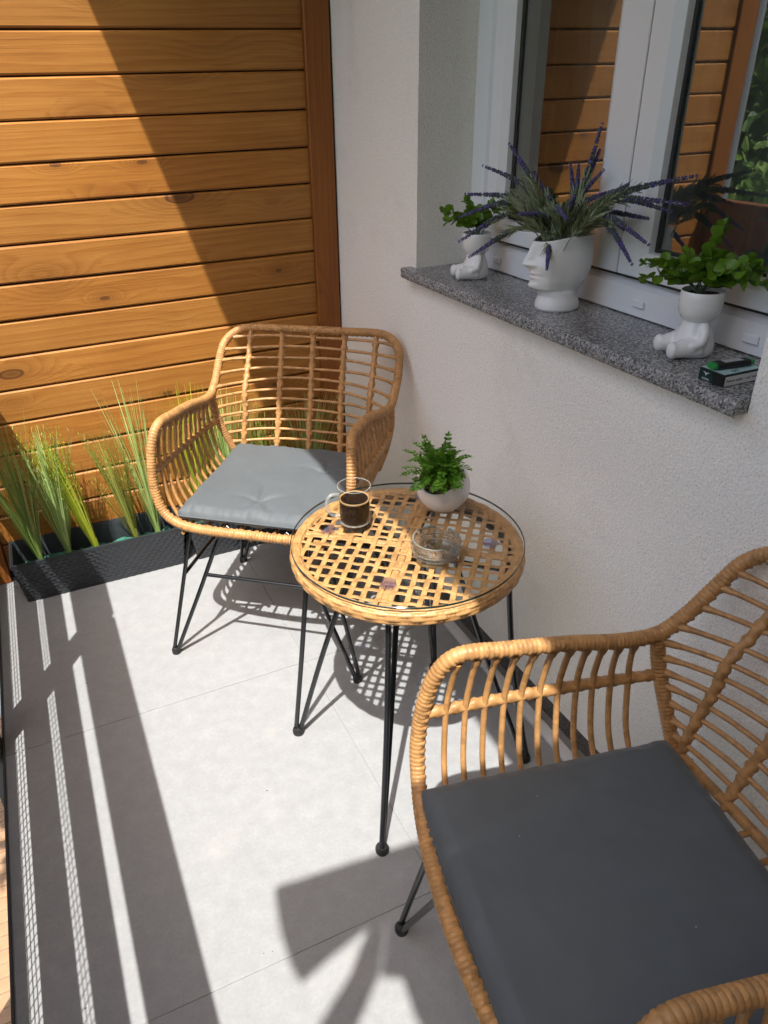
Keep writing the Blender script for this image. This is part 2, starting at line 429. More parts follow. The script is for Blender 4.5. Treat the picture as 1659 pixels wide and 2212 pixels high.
def copy_tree(o, parent=None):
    c = o.copy(); COL.objects.link(c); c.parent = parent
    for ch in o.children: copy_tree(ch, c)
    return c
def spline(ctrl, ds, closed=False):
    P = np.asarray(ctrl, float); n = len(P); out = []
    rng = range(n) if closed else range(n-1)
    for i in rng:
        if closed: p0, p1, p2, p3 = P[(i-1) % n], P[i], P[(i+1) % n], P[(i+2) % n]
        else: p0, p1, p2, p3 = P[max(i-1, 0)], P[i], P[i+1], P[min(i+2, n-1)]
        for t in np.linspace(0, 1, 24, endpoint=False):
            out.append(.5*((2*p1)+(-p0+p2)*t+(2*p0-5*p1+4*p2-p3)*t*t+(-p0+3*p1-3*p2+p3)*t**3))
    out.append(P[0] if closed else P[-1]); out = np.array(out)
    L = np.r_[0, np.cumsum(np.linalg.norm(np.diff(out, axis=0), axis=1))]
    k = max(2, int(round(L[-1]/ds))); s = np.linspace(0, L[-1], k+1)
    R = np.stack([np.interp(s, L, out[:, a]) for a in range(3)], 1)
    return R[:-1] if closed else R
def remesh(me, voxel, smooth_it=8):
    """fuse overlapping shells of a mesh into one smooth body"""
    o = bpy.data.objects.new('tmp', me); COL.objects.link(o)
    m = o.modifiers.new('r', 'REMESH'); m.mode = 'VOXEL'; m.voxel_size = voxel
    s = o.modifiers.new('s', 'SMOOTH'); s.iterations = smooth_it; s.factor = .5
    dg = bpy.context.evaluated_depsgraph_get(); dg.update()
    r = bpy.data.meshes.new_from_object(o.evaluated_get(dg)); bpy.data.objects.remove(o)
    r.polygons.foreach_set('use_smooth', [True]*len(r.polygons)); return r
def inv_floor(x, y, z): return x-.305*z, y-.43*z    # where something at height z stands to shade floor point (x, y)

# ================================================================== FLOOR
floor = ob('balcony_floor', smesh(MB().box(-1.352, .30, .30, -4.2, -.16, -.0025), 'balcony_floor'), 'grout')
tag(floor, kind='structure')
rows = [.30, -.0585, -.8585, -1.6575, -2.4565, -3.2555, -4.2]
cols = [(-1.3475, -.5090), (-.5070, -.0555)]
for i in range(len(rows)-1):
    for j, (x0, x1) in enumerate(cols):
        y1, y0 = rows[i]-.001, rows[i+1]+.001
        cx, cy = (x0+x1)/2, (y0+y1)/2
        ob('tile', smesh(MB().box(x0-cx, x1-cx, y0-cy, y1-cy, -.010, 0, .0006), 'tile', 25), 'tile', floor, (cx, cy, 0))
ob('edge_profile', smesh(MB().box(-1.357, -1.3505, .30, -4.2, -.05, .001, .001), 'edge_profile'), 'edge', floor)
ob('edge_strip', smesh(MB().box(-.0535, -.020, .30, -4.2, -.004, .010, .002), 'edge_strip'), 'white_strip', floor)
ob('mortar_joint', smesh(MB().box(-.0205, .02, .30, -4.2, -.004, .0035), 'mortar_joint'), 'mortar', floor)

mb = MB(); r_ = random.Random(31)
for q in range(14):
    mb.ball((r_.uniform(-1.3, -.1), r_.uniform(-2.0, -.2), .0006), r_.choice((.0008, .0010, .0016)), 5, 4, (1.5, 1, .5))
tag(ob('grit', mb.mesh('grit'), 'bark', floor), kind='stuff')

# ================================================================== HOUSE WALL with window, sill, overhang
YL, YR, ZS = -.578, -1.723, 1.047
wall = empty('house_wall', (0, 0, 0))
tag(wall, 'off-white rough stucco house wall with a white window and granite sill', 'wall')
mb = MB()
mb.box(0, .36, .32, YL, .065, 2.62); mb.box(0, .36, YR, -4.4, .065, 2.62)
mb.box(0, .36, YL, YR, .065, ZS-.027); mb.box(0, .36, YL, YR, 2.32, 2.62)
ob('stucco_surface', smesh(mb, 'stucco_surface'), 'stucco', wall)
ob('plinth_band', smesh(MB().box(.004, .34, .32, -4.4, -.02, .064), 'plinth_band'), 'plinth', wall)
# balcony above: its outer lower edge draws the diagonal shadow on the planks
ob('overhang', smesh(MB().box(-.911, .36, 1.2, -5.2, 2.625, 2.80), 'overhang'), 'ceiling', wall)
for o_ in wall.children:
    if o_.name.startswith('overhang'): o_.location = (-.0686, 0, 0)
# granite sill: polished top, split front edge
mb = MB(); mb.box(-.030, .30, -.549, -1.7215, ZS-.027, ZS, .0008)
sill = ob('window_sill', smesh(mb, 'window_sill'), 'granite', wall)
nv, nu = 9, 260
V = np.zeros((nu, nv, 3))
for i in range(nu):
    for j in range(nv):
        y = -.5475+(-1.724+.5475)*i/(nu-1); z = ZS-.0285+.0283*j/(nv-1)
        k = noise.fractal(Vector((y*90, z*90, 3.1)), .6, 2.2, 4)
        edge = math.sin(math.pi*j/(nv-1))**.5
        V[i, j] = (-.0312-.0028*edge*(1+1.2*k)-.001*edge, y, z+(.0015*noise.noise(Vector((y*120, 0, 1)))*(1 if j in (0,) else 0)))
mb = MB(); mb.grid(V[:, ::-1]); 
Vb = np.stack([V[:, 0], V[:, 0]+np.array([.004, 0, 0])], 1); mb.grid(Vb)
ob('split_edge', mb.mesh('split_edge'), 'granite_rough', sill)
Ve = np.zeros((12, 7, 3))
for i in range(12):
    for j in range(7):
        x = -.031+.06*i/11; z = ZS-.028+.0278*j/6
        Ve[i, j] = (x, -.5475+.0025*noise.noise(Vector((x*150, z*150, 7)))*math.sin(math.pi*j/6), z)
ob('split_edge', MB().grid(Ve).mesh('split_edge'), 'granite_rough', sill)

def rect_ring(mb, steps):
    """steps: (y_left, y_right, z_bottom, z_top, x) successive rectangles joined by quads"""
    V = np.array([[(x, a, zb), (x, b, zb), (x, b, zt), (x, a, zt)] for a, b, zb, zt, x in steps])
    return mb.grid(V, cv=True)
def inset(r, l, rr, b, t, x): return (r[0]-l, r[1]+rr, r[2]+b, r[3]-t, x)
ZT = 2.315
mb = MB(); r0 = (YL+.0, YR-.0, ZS+.004, ZT, .235); 
fr0 = (YL, YR, ZS+.002, ZT, .24); fr1 = (YL, YR, ZS+.002, ZT, .172); fr2 = inset(fr1, .002, .002, .002, .002, .170)
fr3 = inset(fr1, .066, .066, .060, .066, .170); fr4 = inset(fr1, .074, .074, .0665, .074, .178); fr5 = inset(fr1, .089, .089, .0790, .089, .186); fr6 = inset(fr1, .089, .089, .079, .089, .24)
rect_ring(mb, [fr0, fr1, fr2, fr3, fr4, fr5, fr6])
win = ob('window', sharp(mb.mesh('window'), 20), 'pvc', wall)
def sash(y0, y1, lw, rw):
    a = (y0, y1, 1.1315, 2.238, .236); b = (y0, y1, 1.1315, 2.238, .165); c = inset(b, .002, .002, .002, .002, .163)
    d = inset(b, lw-.022, rw-.022, .034, .034, .163); e = inset(b, lw-.003, rw-.003, .050, .050, .176); g = inset(b, lw, rw, .0525, .0525, .190); h = inset(b, lw, rw, .0525, .0525, .236)
    m = MB(); rect_ring(m, [a, b, c, d, e, g, h])
    s = ob('sash', sharp(m.mesh('sash'), 20), 'pvc', win)
    m = MB(); k0 = inset(b, lw-.0005, rw-.0005, .052, .052, .1895); k1 = inset(b, lw+.006, rw+.006, .0585, .0585, .191); rect_ring(m, [k0, k1])
    ob('gasket', sharp(m.mesh('gasket'), 20), 'gasket', win)
    p = inset(b, lw-.001, rw-.001, .051, .051, 0)
    for x in (.196, ):
        m = MB().add([(x, p[0], p[2]), (x, p[1], p[2]), (x, p[1], p[3]), (x, p[0], p[3])], [(0, 1, 2, 3)])
        ob('pane', m, 'pane', win)
sash(-.6705, -1.1995, .0695, .1035)
sash(-1.2025, -1.634, .0745, .0745)
for y in (-.733, -1.278, -1.568):
    ob('drain_cap', smesh(MB().box(.163, .1698, y-.017, y+.017, 1.070, 1.087, .0025), 'drain_cap'), 'pvc', win)
for y0_, y1_, z0_, z1_ in ((-1.1986, -1.2034, 1.133, 2.236), (-.6665, -.6712, 1.133, 2.236), (-.672, -1.633, 1.1262, 1.1322)):
    ob('seam_gasket', smesh(MB().box(.1672, .178, y0_, y1_, z0_, z1_), 'seam_gasket'), 'gasket', win)
# dim room behind the panes
mb = MB(); x0, x1, y0, y1, z0, z1 = .37, 3.2, .6, -3.2, .2, 2.5
mb.add([(x0, y0, z0), (x1, y0, z0), (x1, y1, z0), (x0, y1, z0), (x0, y0, z1), (x1, y0, z1), (x1, y1, z1), (x0, y1, z1)],
       [(0, 1, 2, 3), (4, 7, 6, 5), (0, 4, 5, 1), (3, 2, 6, 7), (1, 5, 6, 2)])
ob('room_shell', mb.mesh('room_shell', False), 'room', wall)
V = np.array([[(.46+.012*math.sin(y*85+1.3*math.sin(y*19)), y, z) for z in np.linspace(.9, 2.32, 4)] for y in np.linspace(-.50, -1.80, 220)])
cur = ob('net_curtain', MB().grid(V).mesh('net_curtain'), 'curtain')
tag(cur, 'pale pleated net curtain hanging inside behind the window panes', 'curtain')
sol = cur.modifiers.new('t', 'SOLIDIFY'); sol.thickness = .0012

# ================================================================== WOOD SCREEN
scr = empty('wood_screen', (0, 0, 0)); tag(scr, 'orange-brown stained screen of wide horizontal pine planks', 'screen')
PITCH = .1083; ztop = 1.661
k0 = -5
XA, XB = -1.303, -.0915
seam_z = [ztop-PITCH*k for k in range(-5, 16)]
for i in range(len(seam_z)-1):
    zu, zl = seam_z[i], seam_z[i+1]
    if zl < 0: zl = .012
    h = zu-zl-.0034
    if h < .03: continue
    L = XB-XA; cx = (XA+XB)/2; zc = zl+.0017+h/2
    # tongue-and-groove face with rounded lips and slightly uneven depth
    prof = [(0, -h/2), (-.010, -h/2), (-.0165, -h/2+.0015), (-.019, -h/2+.006), (-.0195, 0), (-.019, h/2-.0055), (-.0125, h/2-.0005), (-.004, h/2), (0, h/2)]
    xs = np.linspace(-L/2, L/2, 9)
    V = np.array([[(x, p[0]+.0012*math.sin(2.1*x+i*1.7), p[1]+.0008*math.sin(3*x+i)) for p in prof] for x in xs])
    m = MB().grid(V)
    ob('plank', sharp(m.mesh('plank'), 12), 'plank', scr, (cx, .0195+.0006*math.sin(i*2.3), zc))
ob('backing', smesh(MB().box(XA, XB, .0215, .045, .0, 2.2), 'backing'), 'gasket', scr)
def post(x0, x1, y0, name='post', mat='trim'):
    cx = (x0+x1)/2; m = smesh(MB().box(x0-cx, x1-cx, -.032, .032, -1.1, 1.1, .003), name)
    ob(name, m, mat, scr, (cx, y0+.032, 1.1))
post(-.0905, -.0065, -.014); post(-1.396, -1.3045, -.014)
ob('sealing_strip', smesh(MB().box(-.0062, -.0005, -.006, .03, 0, 2.2), 'sealing_strip'), 'gasket', scr)
mb = MB(); mb.lathe([(.036, -3.4), (.036, 3.6)], 20); 
for z in (-1.0, .9, 2.4): mb.lathe([(.040, z-.02), (.040, z+.02)], 20)
pipe = ob('drainpipe', smesh(mb, 'drainpipe'), 'pipe', None, (-1.462, .06, 0)); tag(pipe, 'grey round drainpipe just outside the wood screen', 'drainpipe')

# unseen plank screen added behind the camera to darken the shaded planks
scr2 = empty('wood_screen', (0, -3.5, 0)); tag(scr2, 'unseen brown plank screen added behind the camera to darken the shaded planks', 'screen')
for i in range(22):
    ob('plank', smesh(MB().box(-.66, .64, -.012, .012, -.0545, .0545, .004), 'plank'), 'trim', scr2, (-.69, 0, .06+.1125*i))
for x in (-1.33, -.03): ob('post', smesh(MB().box(-.03, .03, -.03, .03, 0, 2.52, .003), 'post'), 'trim', scr2, (x, .045, 0))
# ================================================================== RAILING
XR = -1.375
rl = empty('balcony_railing', (XR, 0, 0)); tag(rl, 'dark railing with brown horizontal boards along the open balcony side', 'railing')
def rboard(z0, z1, x0, x1, name='rail_board'):
    for a, b in ((-.02, -.815), (-.825, -2.30), (-2.31, -4.2)):
        c = (a+b)/2
        ob(name, smesh(MB().box(x0-XR, x1-XR, a-.002-c, b+.002-c, -(z1-z0)/2, (z1-z0)/2, .003), name), 'rail_wood', rl, (0, c, (z0+z1)/2))
rboard(.813, 1.050, XR, -1.322, 'top_board')
rboard(.538, .718, XR-.004, XR+.004); rboard(.249, .446, XR-.004, XR+.004); rboard(.030, .154, XR-.004, XR+.004)
for y in (-.82, -2.305, -3.8):
    ob('post', smesh(MB().box(-.022, .0175, -.037, .037, -.18, 1.04, .002), 'post'), 'rail_metal', rl, (0, y, 0))
for z0, z1 in ((.150, .255), (.440, .545)):
    mb = MB()
    for y in np.arange(-.03, -4.1, -.0245): mb.box(-.0058, -.0044, y-.0008, y+.0008, z0, z1)
    for z in np.arange(z0+.012, z1, .024): mb.box(-.0059, -.0043, -.02, -4.1, z-.0008, z+.0008)
    ob('net_strip', mb.mesh('net_strip', False), 'net', rl)
# unseen panels added above the camera, cut to cast the floor shadow
aw = empty('shadow_caster', (-1.2, -2.9, 2.4)); tag(aw, 'unseen panels added above the camera to cast the floor and chair shadow', 'light_blocker')
HZ = 2.40
def fl(pts, z=HZ): return [inv_floor(x, y, z) for x, y in pts]
def slab(name, pts, z0, z1, mat):
    q = [(x-aw.location.x, y-aw.location.y) for x, y in pts]; n = len(q)
    v = [(x, y, z0-HZ) for x, y in q]+[(x, y, z1-HZ) for x, y in q]
    f = [tuple(range(n))[::-1], tuple(range(n, 2*n))]+[(i, (i+1) % n, n+(i+1) % n, n+i) for i in range(n)]
    ob(name, MB().add(v, f).mesh(name, False), mat, aw)
slab('caster_bar', fl([(-.829, -1.513), (-.02, -1.592), (-.02, -1.672), (-.68, -1.672), (-.760, -1.690), (-.842, -1.715), (-.850, -1.68), (-.846, -1.60)]), HZ, HZ+.02, 'caster_mat')
slab('caster_arm', fl([(-.68, -1.674), (-.64, -1.674), (-.70, -1.765), (-.80, -1.85), (-.95, -1.97), (-1.0, -1.93), (-.87, -1.82), (-.76, -1.75)]), HZ, HZ+.02, 'caster_mat')
slab('caster_sheet', fl([(-.638, -1.674), (-.02, -1.674), (-.02, -2.8), (-.66, -2.8), (-.66, -2.0), (-.672, -1.86), (-.662, -1.79), (-.690, -1.775), (-.698, -1.767)]), HZ, HZ+.004, 'caster_mat')

# ================================================================== PLANTERS
def planter(name, x0, x1, label):
    W = x1-x0; D = .172; H = .155; e = empty(name, ((x0+x1)/2, -.0905, 0)); tag(e, label, 'planter', 'woven look planters along the wood screen')
    def ring(t, n_long, n_short, dsp):
        a = W/2-.022*(1-t); b = D/2-.012*(1-t); P = []
        def push(p0, p1, n, nx, ny, off):
            for i in range(n):
                s = i/n; P.append((p0[0]+(p1[0]-p0[0])*s, p0[1]+(p1[1]-p0[1])*s, nx, ny, off+s*math.hypot(p1[0]-p0[0], p1[1]-p0[1])))
        push((-a, -b), (a, -b), n_long, 0, -1, 0); push((a, -b), (a, b), n_short, 1, 0, .3); push((a, b), (-a, b), n_long, 0, 1, .7); push((-a, b), (-a, -b), n_short, -1, 0, .1)
        return P
    nz = 62; V = []
    for j in range(nz):
        t = j/(nz-1); z = H*t; row = []
        for (x, y, nx, ny, s) in ring(t, 190, 56, 0):
            r = z/.0128; ri = math.floor(r); fz = r-ri; u = s/.026+.5*(ri % 2); fu = u-math.floor(u)
            d = .0042*math.sin(math.pi*fz)**.6*max(0, math.sin(math.pi*fu))**.6
            if j > nz-4 or j < 2: d = .001
            row.append((x+nx*d, y+ny*d, z))
        V.append(row)
    mb = MB(); mb.grid(np.array(V)[:, ::-1], cv=True); ob('woven_side', mb.mesh('woven_side'), 'planter', e)
    mb = MB(); a, b = W/2, D/2
    rect = lambda ix, z: [(-a+ix, -b+ix, z), (a-ix, -b+ix, z), (a-ix, b-ix, z), (-a+ix, b-ix, z)]
    mb.grid(np.array([rect(-.002, H-.006), rect(-.002, H+.002), rect(.007, H+.002), rect(.010, H-.004), rect(.030, .02)]), cv=True)
    mb.add(rect(.030, .02), [(0, 1, 2, 3)]); ob('rim_and_liner', sharp(mb.mesh('rim_and_liner'), 30), 'liner', e)
    V = []
    for i in range(60):
        x = -a+.035+(W-.07)*i/59; V.append([(x, -b+.034+(D-.068)*j/9, .088+.012*noise.fractal(Vector((x*35, j*.8, W)), .8, 2, 3)) for j in range(10)])
    ob('floral_foam', MB().grid(np.array(V)[:, ::-1]).mesh('floral_foam'), 'foam_green', e)
    return e
planter('planter', -1.279, -.705, 'black woven look planter box, left one, holding five loose grass bunches')
planter('planter', -.690, -.116, 'black woven look planter box, right one, behind the chair near the corner')

def grass(name, x, y, h, n, spread, lean, mat, label, seedheads=False, group='artificial grass bunches in the planters'):
    e = empty(name, (x, y, .118)); tag(e, label, 'grass', group)
    rnd = random.Random(int(abs(x)*1000)+n); mb = MB()
    for i in range(n):
        a = rnd.uniform(0, 2*math.pi); q = rnd.random()**.6*spread; hh = h*rnd.uniform(.62, 1.06)
        tip = np.array([q*math.cos(a)+lean[0]*hh, .55*q*math.sin(a)+lean[1]*hh, hh])
        b = np.array([.008*math.cos(a)*rnd.random(), .008*math.sin(a)*rnd.random(), 0])
        mid = (b+tip)/2*np.array([.82, .82, 1.06]); bend = rnd.uniform(0, .35)
        tip = tip+np.array([math.cos(a)*bend*.12*hh, .5*math.sin(a)*bend*.12*hh, -bend*.05*hh])
        P = [b*(1-t)**2+2*mid*t*(1-t)+tip*t*t for t in np.linspace(0, 1, 6)]
        wd = rnd.uniform(.0011, .0024); wv = np.array([math.cos(a+1.4), math.sin(a+1.4), 0])
        V = np.array([[p-wv*wd*k*.7, p+wv*wd*k] for p, k in zip(P, (1, 1.15, 1.1, 1.0, .85, .25))]); mb.grid(V)
        if seedheads and rnd.random() < .5:
            for t in np.linspace(.55, .98, 9):
                p = b*(1-t)**2+2*mid*t*(1-t)+tip*t*t; o = np.array([rnd.uniform(-1, 1), rnd.uniform(-1, 1), rnd.uniform(-.3, 1)])*.006
                mb.add([p, p+o+np.array([.001, 0, .004]), p+o*1.3+np.array([0, 0, .008]), p+o+np.array([-.0015, .001, .003])], [(0, 1, 2, 3)])
    tag(ob('blades', mb.mesh('blades', False), mat, e), kind='stuff')
    ob('bound_base', smesh(MB().lathe([(.011, -.02), (.0105, .01), (.008, .035), (.006, .05)], 9), 'bound_base'), mat, e)
    return e
grass('grass_bunch', -1.188, -.122, .50, 95, .135, (-.06, .05), 'grass_dark', 'dark green grass bunch at the far left end of the planter')
grass('grass_bunch', -1.095, -.128, .47, 110, .115, (-.02, .03), 'grass_mid', 'pale green grass bunch with seed heads beside the lime one', True)
grass('grass_bunch', -1.004, -.128, .46, 105, .065, (-.20, .0), 'grass_lime', 'lime yellow narrow grass bunch leaning left', True)
grass('grass_bunch', -.868, -.128, .41, 85, .085, (-.14, .02), 'grass_olive', 'short olive grass bunch between the lime one and the chair', True)
grass('grass_bunch', -.790, -.118, .55, 58, .12, (-.07, .06), 'grass_mid', 'tall pale green grass bunch against the left side of the wicker chair')
grass('grass_bunch', -.62, -.10, .50, 150, .15, (.0, .05), 'grass_lime', 'yellow green grass bunch seen through the left of the chair back')
grass('grass_bunch', -.50, -.11, .47, 130, .14, (.02, .05), 'grass_mid', 'green grass bunch behind the middle of the chair back')
grass('grass_bunch', -.37, -.11, .40, 110, .13, (.02, .05), 'grass_olive', 'olive grass bunch in the shade behind the chair')
grass('grass_bunch', -.20, -.11, .44, 110, .17, (.05, .0), 'grass_mid', 'green grass bunch in the corner spilling toward the wall')

# ================================================================== WICKER CHAIRS
WRAP = .0082
def wrap_mod(s, th):
    ph = (s/WRAP) % 1.0; k = np.floor(s/WRAP)
    ridge = 1.0+.15*np.sin(math.pi*ph)**.5-.09
    strand = .12*np.clip(np.cos((th-.9)*1.0)-.72, 0, 1)/.28*np.where((k.astype(int) % 2) == 0, 1.0, -.5)
    return ridge+strand
def knot_mod(pitch):
    def f(s, th):
        ph = s/pitch
        return 1.0+.30*np.abs(np.sin(th+math.pi*ph))*.9+.30*np.abs(np.sin(th-math.pi*ph))-.16+.20*np.exp(-(((ph % 1.0)-.5)/.15)**2)
    return f
def mir(p): return (-p[0], p[1], p[2])
HALF = [(.108, .295, .464), (.194, .283, .464), (.251, .272, .487), (.275, .266, .547), (.279, .255, .626), (.276, .236, .690), (.268, .202, .727), (.265, .128, .723), (.267, .018, .708), (.279, -.091, .679), (.290, -.171, .668), (.293, -.223, .696), (.295, -.269, .741), (.288, -.311, .792), (.256, -.345, .822), (.207, -.357, .833), (.106, -.363, .832)]
def side_at(z):
    """where a back rod of height z meets the side (post below the elbow, frame above)"""
    P = np.array([(.236, -.212, .44), (.268, -.200, .52), (.286, -.184, .60), (.290, -.172, .666), (.293, -.223, .696), (.295, -.269, .741), (.288, -.311, .792), (.270, -.335, .812)])
    return np.array([np.interp(z, P[:, 2], P[:, 0]), np.interp(z, P[:, 2], P[:, 1]), z])
def back_pt(u, z):
    s = side_at(z); vc = -.232-.135*(z-.44)/.385; k = min(1, abs(u)/s[0])
    vc = min(vc, s[1]-.012)
    return np.array([u, vc+(s[1]-vc)*k**2.6, z+.004*(1-k*k)])
def chair_mesh_parts():
    P = []
    loop = [(0, .301, .468)]+HALF+[(0, -.367, .831)]+[mir(p) for p in HALF[::-1]]
    pts = spline(loop, WRAP/4, True)
    P.append(('frame', MB().tube(pts, .0128, 10, True, wrap_mod), 'rattan', 1))
    zs = np.linspace(.462, .806, 12)
    for i, z in enumerate(zs):
        us = side_at(z)[0] if z < .80 else .264
        uu_ = np.linspace(-us, us, 41); P.append(('back_rod', MB().tube([back_pt(u, z)+np.array([0, 0, .0018*math.sin(u*17+i*2.1)]) for u in uu_], .0048+.003*np.clip(1-(us-abs(uu_))/.022, 0, 1)**.4, 8), 'rattan', 1))
    for u in (-.208, -.104, 0, .104, .208):
        zt = .826; pp = spline([back_pt(u*(1.0 if z > .6 else 1.0+(.6-z)*.35), z) for z in np.linspace(.44, .805, 8)]+[(u, -.360, zt)], .0035)
        P.append(('back_rib', MB().tube(pp, .0076, 12, mod=knot_mod(.0313)), 'rattan', 1))
    for s in (-1, 1):
        pp = spline([(s*.290, -.171, .666), (s*.287, -.183, .60), (s*.268, -.199, .52), (s*.238, -.213, .435)], WRAP/4)
        P.append(('side_post', MB().tube(pp, .0125, 10, mod=wrap_mod), 'rattan', 1))
        A = np.array(spline([(s*.278, .250, .605), (s*.284, .10, .596), (s*.288, -.05, .585), (s*.287, -.176, .575)], .0035))
        P.append(('arm_rail', MB().tube(A, .0078, 12, mod=knot_mod(.0335)), 'rattan', 1))
        arm = np.array(HALF[6:11])
        for k in range(11):
            v = .205-.345*k/10.5
            top = np.array([s*np.interp(v, arm[::-1, 1], arm[::-1, 0]), v, np.interp(v, arm[::-1, 1], arm[::-1, 2])-.010])
            if k == 0: top[2] -= .006
            v2 = v+.012*(1-k/10); j = np.argmin(abs(A[:, 1]-v2)); mid = A[j]+np.array([-s*.0055, 0, 0])
            bot = np.array([s*.232, v2*1.02+.006, .446])
            pp = spline([top, top*.5+mid*.5+np.array([s*.004, 0, 0]), mid, mid*.42+bot*.58+np.array([s*.010, 0, -.006]), bot], .007)
            L_ = np.r_[0, np.cumsum(np.linalg.norm(np.diff(pp, axis=0), axis=1))]
            P.append(('spindle', MB().tube(pp, .0054+.0034*np.clip(1-L_/.020, 0, 1)**.4, 8), 'rattan', 1))
    # seat: side rails and slats below the cushion
    mb = MB()
    for s in (-1, 1): mb.tube(spline([(s*.20, .268, .444), (s*.232, .20, .436), (s*.236, 0, .434), (s*.236, -.212, .436)], .01), .0095, 8)
    mb.tube([(-.236, -.212, .436), (0, -.236, .436), (.236, -.212, .436)], .0095, 8)
    P.append(('seat_rail', mb, 'rattan', 1))
    for u in np.linspace(-.20, .20, 9):
        P.append(('seat_slat', MB().tube([(u, .285, .440), (u, .0, .430), (u, -.226, .436)], .0052, 6), 'rattan', 1))
    # hairpin legs
    for s in (-1, 1):
        for (f, a, b) in (((s*.287, .289, .012), (s*.196, .250, .432), (s*.104, .240, .432)), ((s*.274, -.227, .012), (s*.200, -.150, .432), (s*.110, -.165, .432))):
            f = np.array(f); a = np.array(a); b = np.array(b)
            da = (a-f)/np.linalg.norm(a-f); db = (b-f)/np.linalg.norm(b-f)
            mb = MB(); side = np.array([s*.006, 0, 0])
            mb.tube(spline([b+np.array([-s*.03, 0, .002]), b, b*.5+f*.5-side*.5, f-side, ], .02), .0062, 8)
            mb.tube(spline([a+np.array([s*.0, 0, .0]), a*.5+f*.5+side*.5, f+side], .02), .0062, 8)
            mb.tube([a, b], .0062, 8)
            P.append(('leg', mb, 'black_metal', 1))
            P.append(('foot_cap', MB().lathe([(.0, -.012), (.0125, -.012), (.0135, -.009), (.0135, .002), (.011, .008), (.0, .010)], 14, tuple(f)), 'rubber', 1))
    t = .655
    lerp = lambda a, b: tuple(np.array(a)*(1-t)+np.array(b)*t)
    fl_ = lerp((-.287, .289, .012), (-.104, .240, .432)); fr_ = lerp((.287, .289, .012), (.104, .240, .432))
    bl_ = lerp((-.274, -.227, .012), (-.110, -.165, .432)); br_ = lerp((.274, -.227, .012), (.110, -.165, .432))
    P.append(('stretcher', MB().tube([fl_, fr_], .0055, 8), 'black_metal', 1)); P.append(('stretcher', MB().tube([bl_, br_], .0055, 8), 'black_metal', 1))
    for s in (-1, 1):
        a = lerp((s*.287, .289, .012), (s*.196, .250, .432)); b = lerp((s*.274, -.227, .012), (s*.200, -.150, .432))
        P.append(('stretcher', MB().tube([a, b], .0055, 8), 'black_metal', 1))
    return P
def place(o, x, y, t): o.location = (x, y, 0); o.rotation_euler = (0, 0, t)
# local frame: u along (cos t, sin t), forward v along (sin t, -cos t): mirrored y, so meshes store (u, -v)
def flipv(mb):
    for a in mb.v: a[:, 1] *= -1
    mb.f = [q[::-1] for q in mb.f]; return mb
chair = empty('wicker_chair'); parts = chair_mesh_parts()
for nm, mb, mat, _ in parts: ob(nm, smesh(flipv(mb), nm, 50), mat, chair)
FAR = (-.450, -.597, -.668); NEAR = (-.388, -2.039, -1.749)
place(chair, *FAR)
tag(chair, 'honey coloured wicker armchair by the wood screen, half in sunlight', 'chair', 'wicker armchairs of the bistro set')
chair2 = copy_tree(chair); place(chair2, *NEAR)
tag(chair2, 'honey coloured wicker armchair in the foreground, cut off by the picture edge', 'chair', 'wicker armchairs of the bistro set')

def cushion(name, label, pose, half, tufts, off=(0, 0), z=.446, th=.052, puff=1.0, seed=1, crease=1.0, tilt=0.0):
    n = 90; V = []
    rnd = random.Random(seed)
    for i in range(n):
        row = []
        for j in range(n):
            a = -1+2*i/(n-1); b = -1+2*j/(n-1)
            # rounded-square plan
            x = half*a; y = half*b
            rc = .10; ex = max(0, abs(a)-(1-rc)); ey = max(0, abs(b)-(1-rc))
            if ex > 0 and ey > 0:
                d = math.hypot(ex, ey)
                k = min(1, rc/d*1.0) if d > rc else 1
                x = math.copysign((1-rc)+ex*k, a)*half; y = math.copysign((1-rc)+ey*k, b)*half
            e = min(1-abs(a), 1-abs(b)); prof = min(1, (e/.12))**.45
            zz = th*.5*prof*(1+.28*puff*(1-a*a)*(1-b*b))
            for (tx, ty, dp) in tufts:
                dx, dy = a-tx, b-ty; r = math.hypot(dx, dy)
                ang = math.atan2(dy, dx)
                zz -= dp*math.exp(-(r/.09)**2)+crease*.0055*math.exp(-(r/.42)**2)*abs(math.sin(2.5*ang+seed+.6*math.sin(r*6)))**7
            zz += crease*.0022*noise.fractal(Vector((a*2.2, b*2.2, seed)), .8, 2, 3)*prof
            zz += crease*.0016*prof*math.sin(9*a+5*b+2*noise.noise(Vector((a*3, b*3, seed))))*math.exp(-(e/.35)**2)
            al = (b if (1-abs(a)) < (1-abs(b)) else a)
            zz += crease*.0030*math.exp(-((e-.06)/.07)**2)*(noise.noise(Vector((al*11+seed, (a if al == b else b)*1.5, seed)))+.5*noise.noise(Vector((al*26, seed*2., .3))))
            row.append((x, y, zz))
        V.append(row)
    V = np.array(V); mb = MB(); mb.grid(V)
    B = V.copy(); B[:, :, 2] = -np.minimum(np.abs(V[:, :, 2]), th*.5); B[:, :, 2] *= .9
    mb.grid(B[:, ::-1])
    t = pose[2]; wv = np.array([math.cos(t), math.sin(t)]); vv = np.array([math.sin(t), -math.cos(t)])
    c = np.array(pose[:2])+wv*off[0]+vv*off[1]
    e = ob(name, mb.mesh(name), 'cushion', None, (c[0], c[1], z+th*.45), (tilt, 0, t))
    ring_ = np.concatenate([V[:, 0], V[-1, 1:], V[::-1, -1][1:], V[0, ::-1][1:-1]]); ring_ = ring_*np.array([1.004, 1.004, 0])+np.array([0, 0, .001])
    ob('piping', MB().tube(ring_, .0022, 6, True).mesh('piping'), 'cushion', e); tag(e, label, 'cushion', 'grey seat cushions of the wicker chairs'); return e
